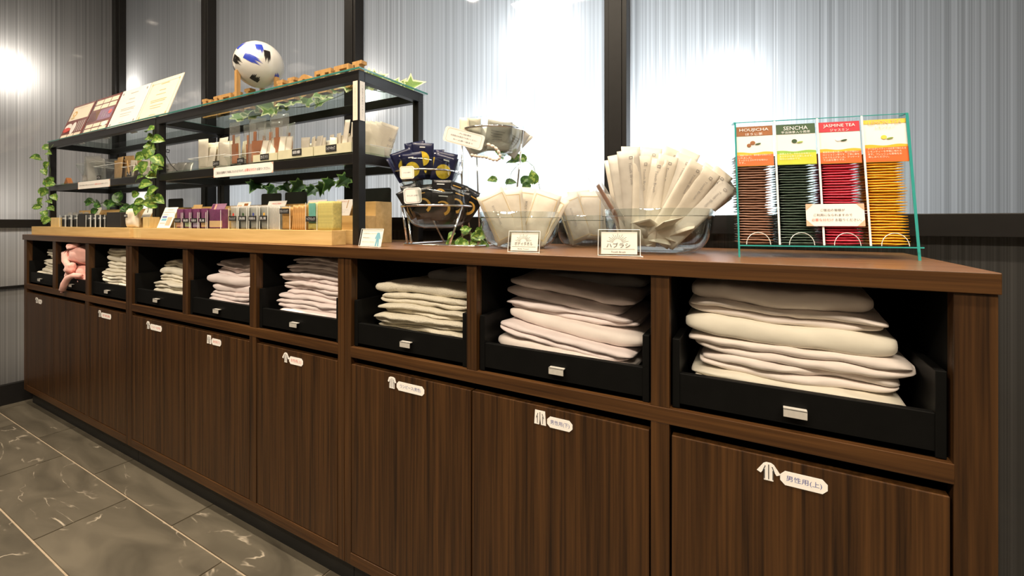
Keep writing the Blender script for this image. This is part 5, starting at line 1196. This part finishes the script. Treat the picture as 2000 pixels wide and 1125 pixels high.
pB = [on_y(px, py, .066) for px, py in ((302, 246), (297, 270), (292, 300), (296, 330), (290, 360), (297, 385), (288, 415))]
vine('leafy green vine trailing down the post between the two racks', pB, [on_y(px, py, .060) for px, py in ((299, 252), (287, 268), (300, 272), (286, 282), (296, 290), (284, 302), (302, 305), (286, 318), (298, 320), (278, 328), (308, 325), (290, 340), (302, 345), (280, 345), (294, 358), (306, 368), (288, 378), (300, 385), (280, 392), (304, 398), (278, 402), (270, 378))], .047, POTH)
pC = [on_y(px, py, .11) for px, py in ((180, 418), (196, 398), (210, 392), (226, 392), (240, 398), (262, 404), (285, 400))]
vine('dark leafy plant lying on the pine step behind the black boxes', pC, [on_y(px, py, .105) for px, py in ((168, 392), (178, 396), (196, 402), (190, 410), (205, 395), (216, 392), (224, 398), (210, 404), (232, 394), (240, 404), (252, 408), (262, 406), (272, 408), (246, 412))], .050, PDRK, down=.1)
pD = [Vector((XA(px, y), y, ZG + .004)) for px, y in ((470, .30), (520, .28), (560, .27), (610, .30), (660, .26), (700, .22), (750, .30), (790, .33))]
vine('variegated ivy garland lying on the glass rack top', pD, [p + E_Z * .012 for p in jitter(pD, 36, .03, .03)], .066, IVY, down=-.25, spread=.55)
for o in [c for c in col.objects if c.parent and c.name.startswith('leaf') and c.parent.get('label', '').startswith('variegated')]:
    z = o.matrix_local.translation; 
    if z.z < .002: o.location.z = .004 + random.random() * .02
pE = [on_y(px, py, .345) for px, py in ((488, 352), (520, 356), (550, 358), (575, 355), (600, 362), (625, 356), (655, 350), (690, 345))]
vine('dark green ivy sprig hanging behind the rack under the middle shelf', pE, [on_y(px, py, .34) for px, py in ((500, 358), (520, 362), (536, 366), (553, 362), (575, 366), (590, 360), (594, 372), (614, 368), (632, 362), (650, 354), (664, 352), (680, 348))], .058, IVD, down=.9, spread=.35)
pF = [on_z(880, 478) + E_Z * .006, on_y(900, 462, .23), on_y(920, 455, .22), on_y(945, 470, .17), on_z(955, 482) + E_Z * .005]
vine('green leafy sprig lying on the worktop under the chrome stand', pF, [on_y(px, py, .19) for px, py in ((876, 470), (888, 456), (895, 468), (902, 452), (915, 448), (922, 460), (930, 450), (938, 464), (912, 472), (945, 458), (930, 472), (950, 474), (898, 476))], .030, POTH, down=.3)
pG = [on_y(px, py, .36) for px, py in ((960, 440), (985, 372), (1000, 335), (1015, 318), (1030, 315), (1042, 325), (1050, 350), (1056, 375))]
vine('thin arching stem with small leaves behind the body towel bowl', pG, [on_y(px, py, .358) for px, py in ((970, 352), (988, 358), (1000, 312), (1006, 318), (1026, 314), (1034, 360), (1042, 358), (1020, 358), (984, 308))], .036, [POTH[0], PDRK[0]], down=.1, stem=.0010)
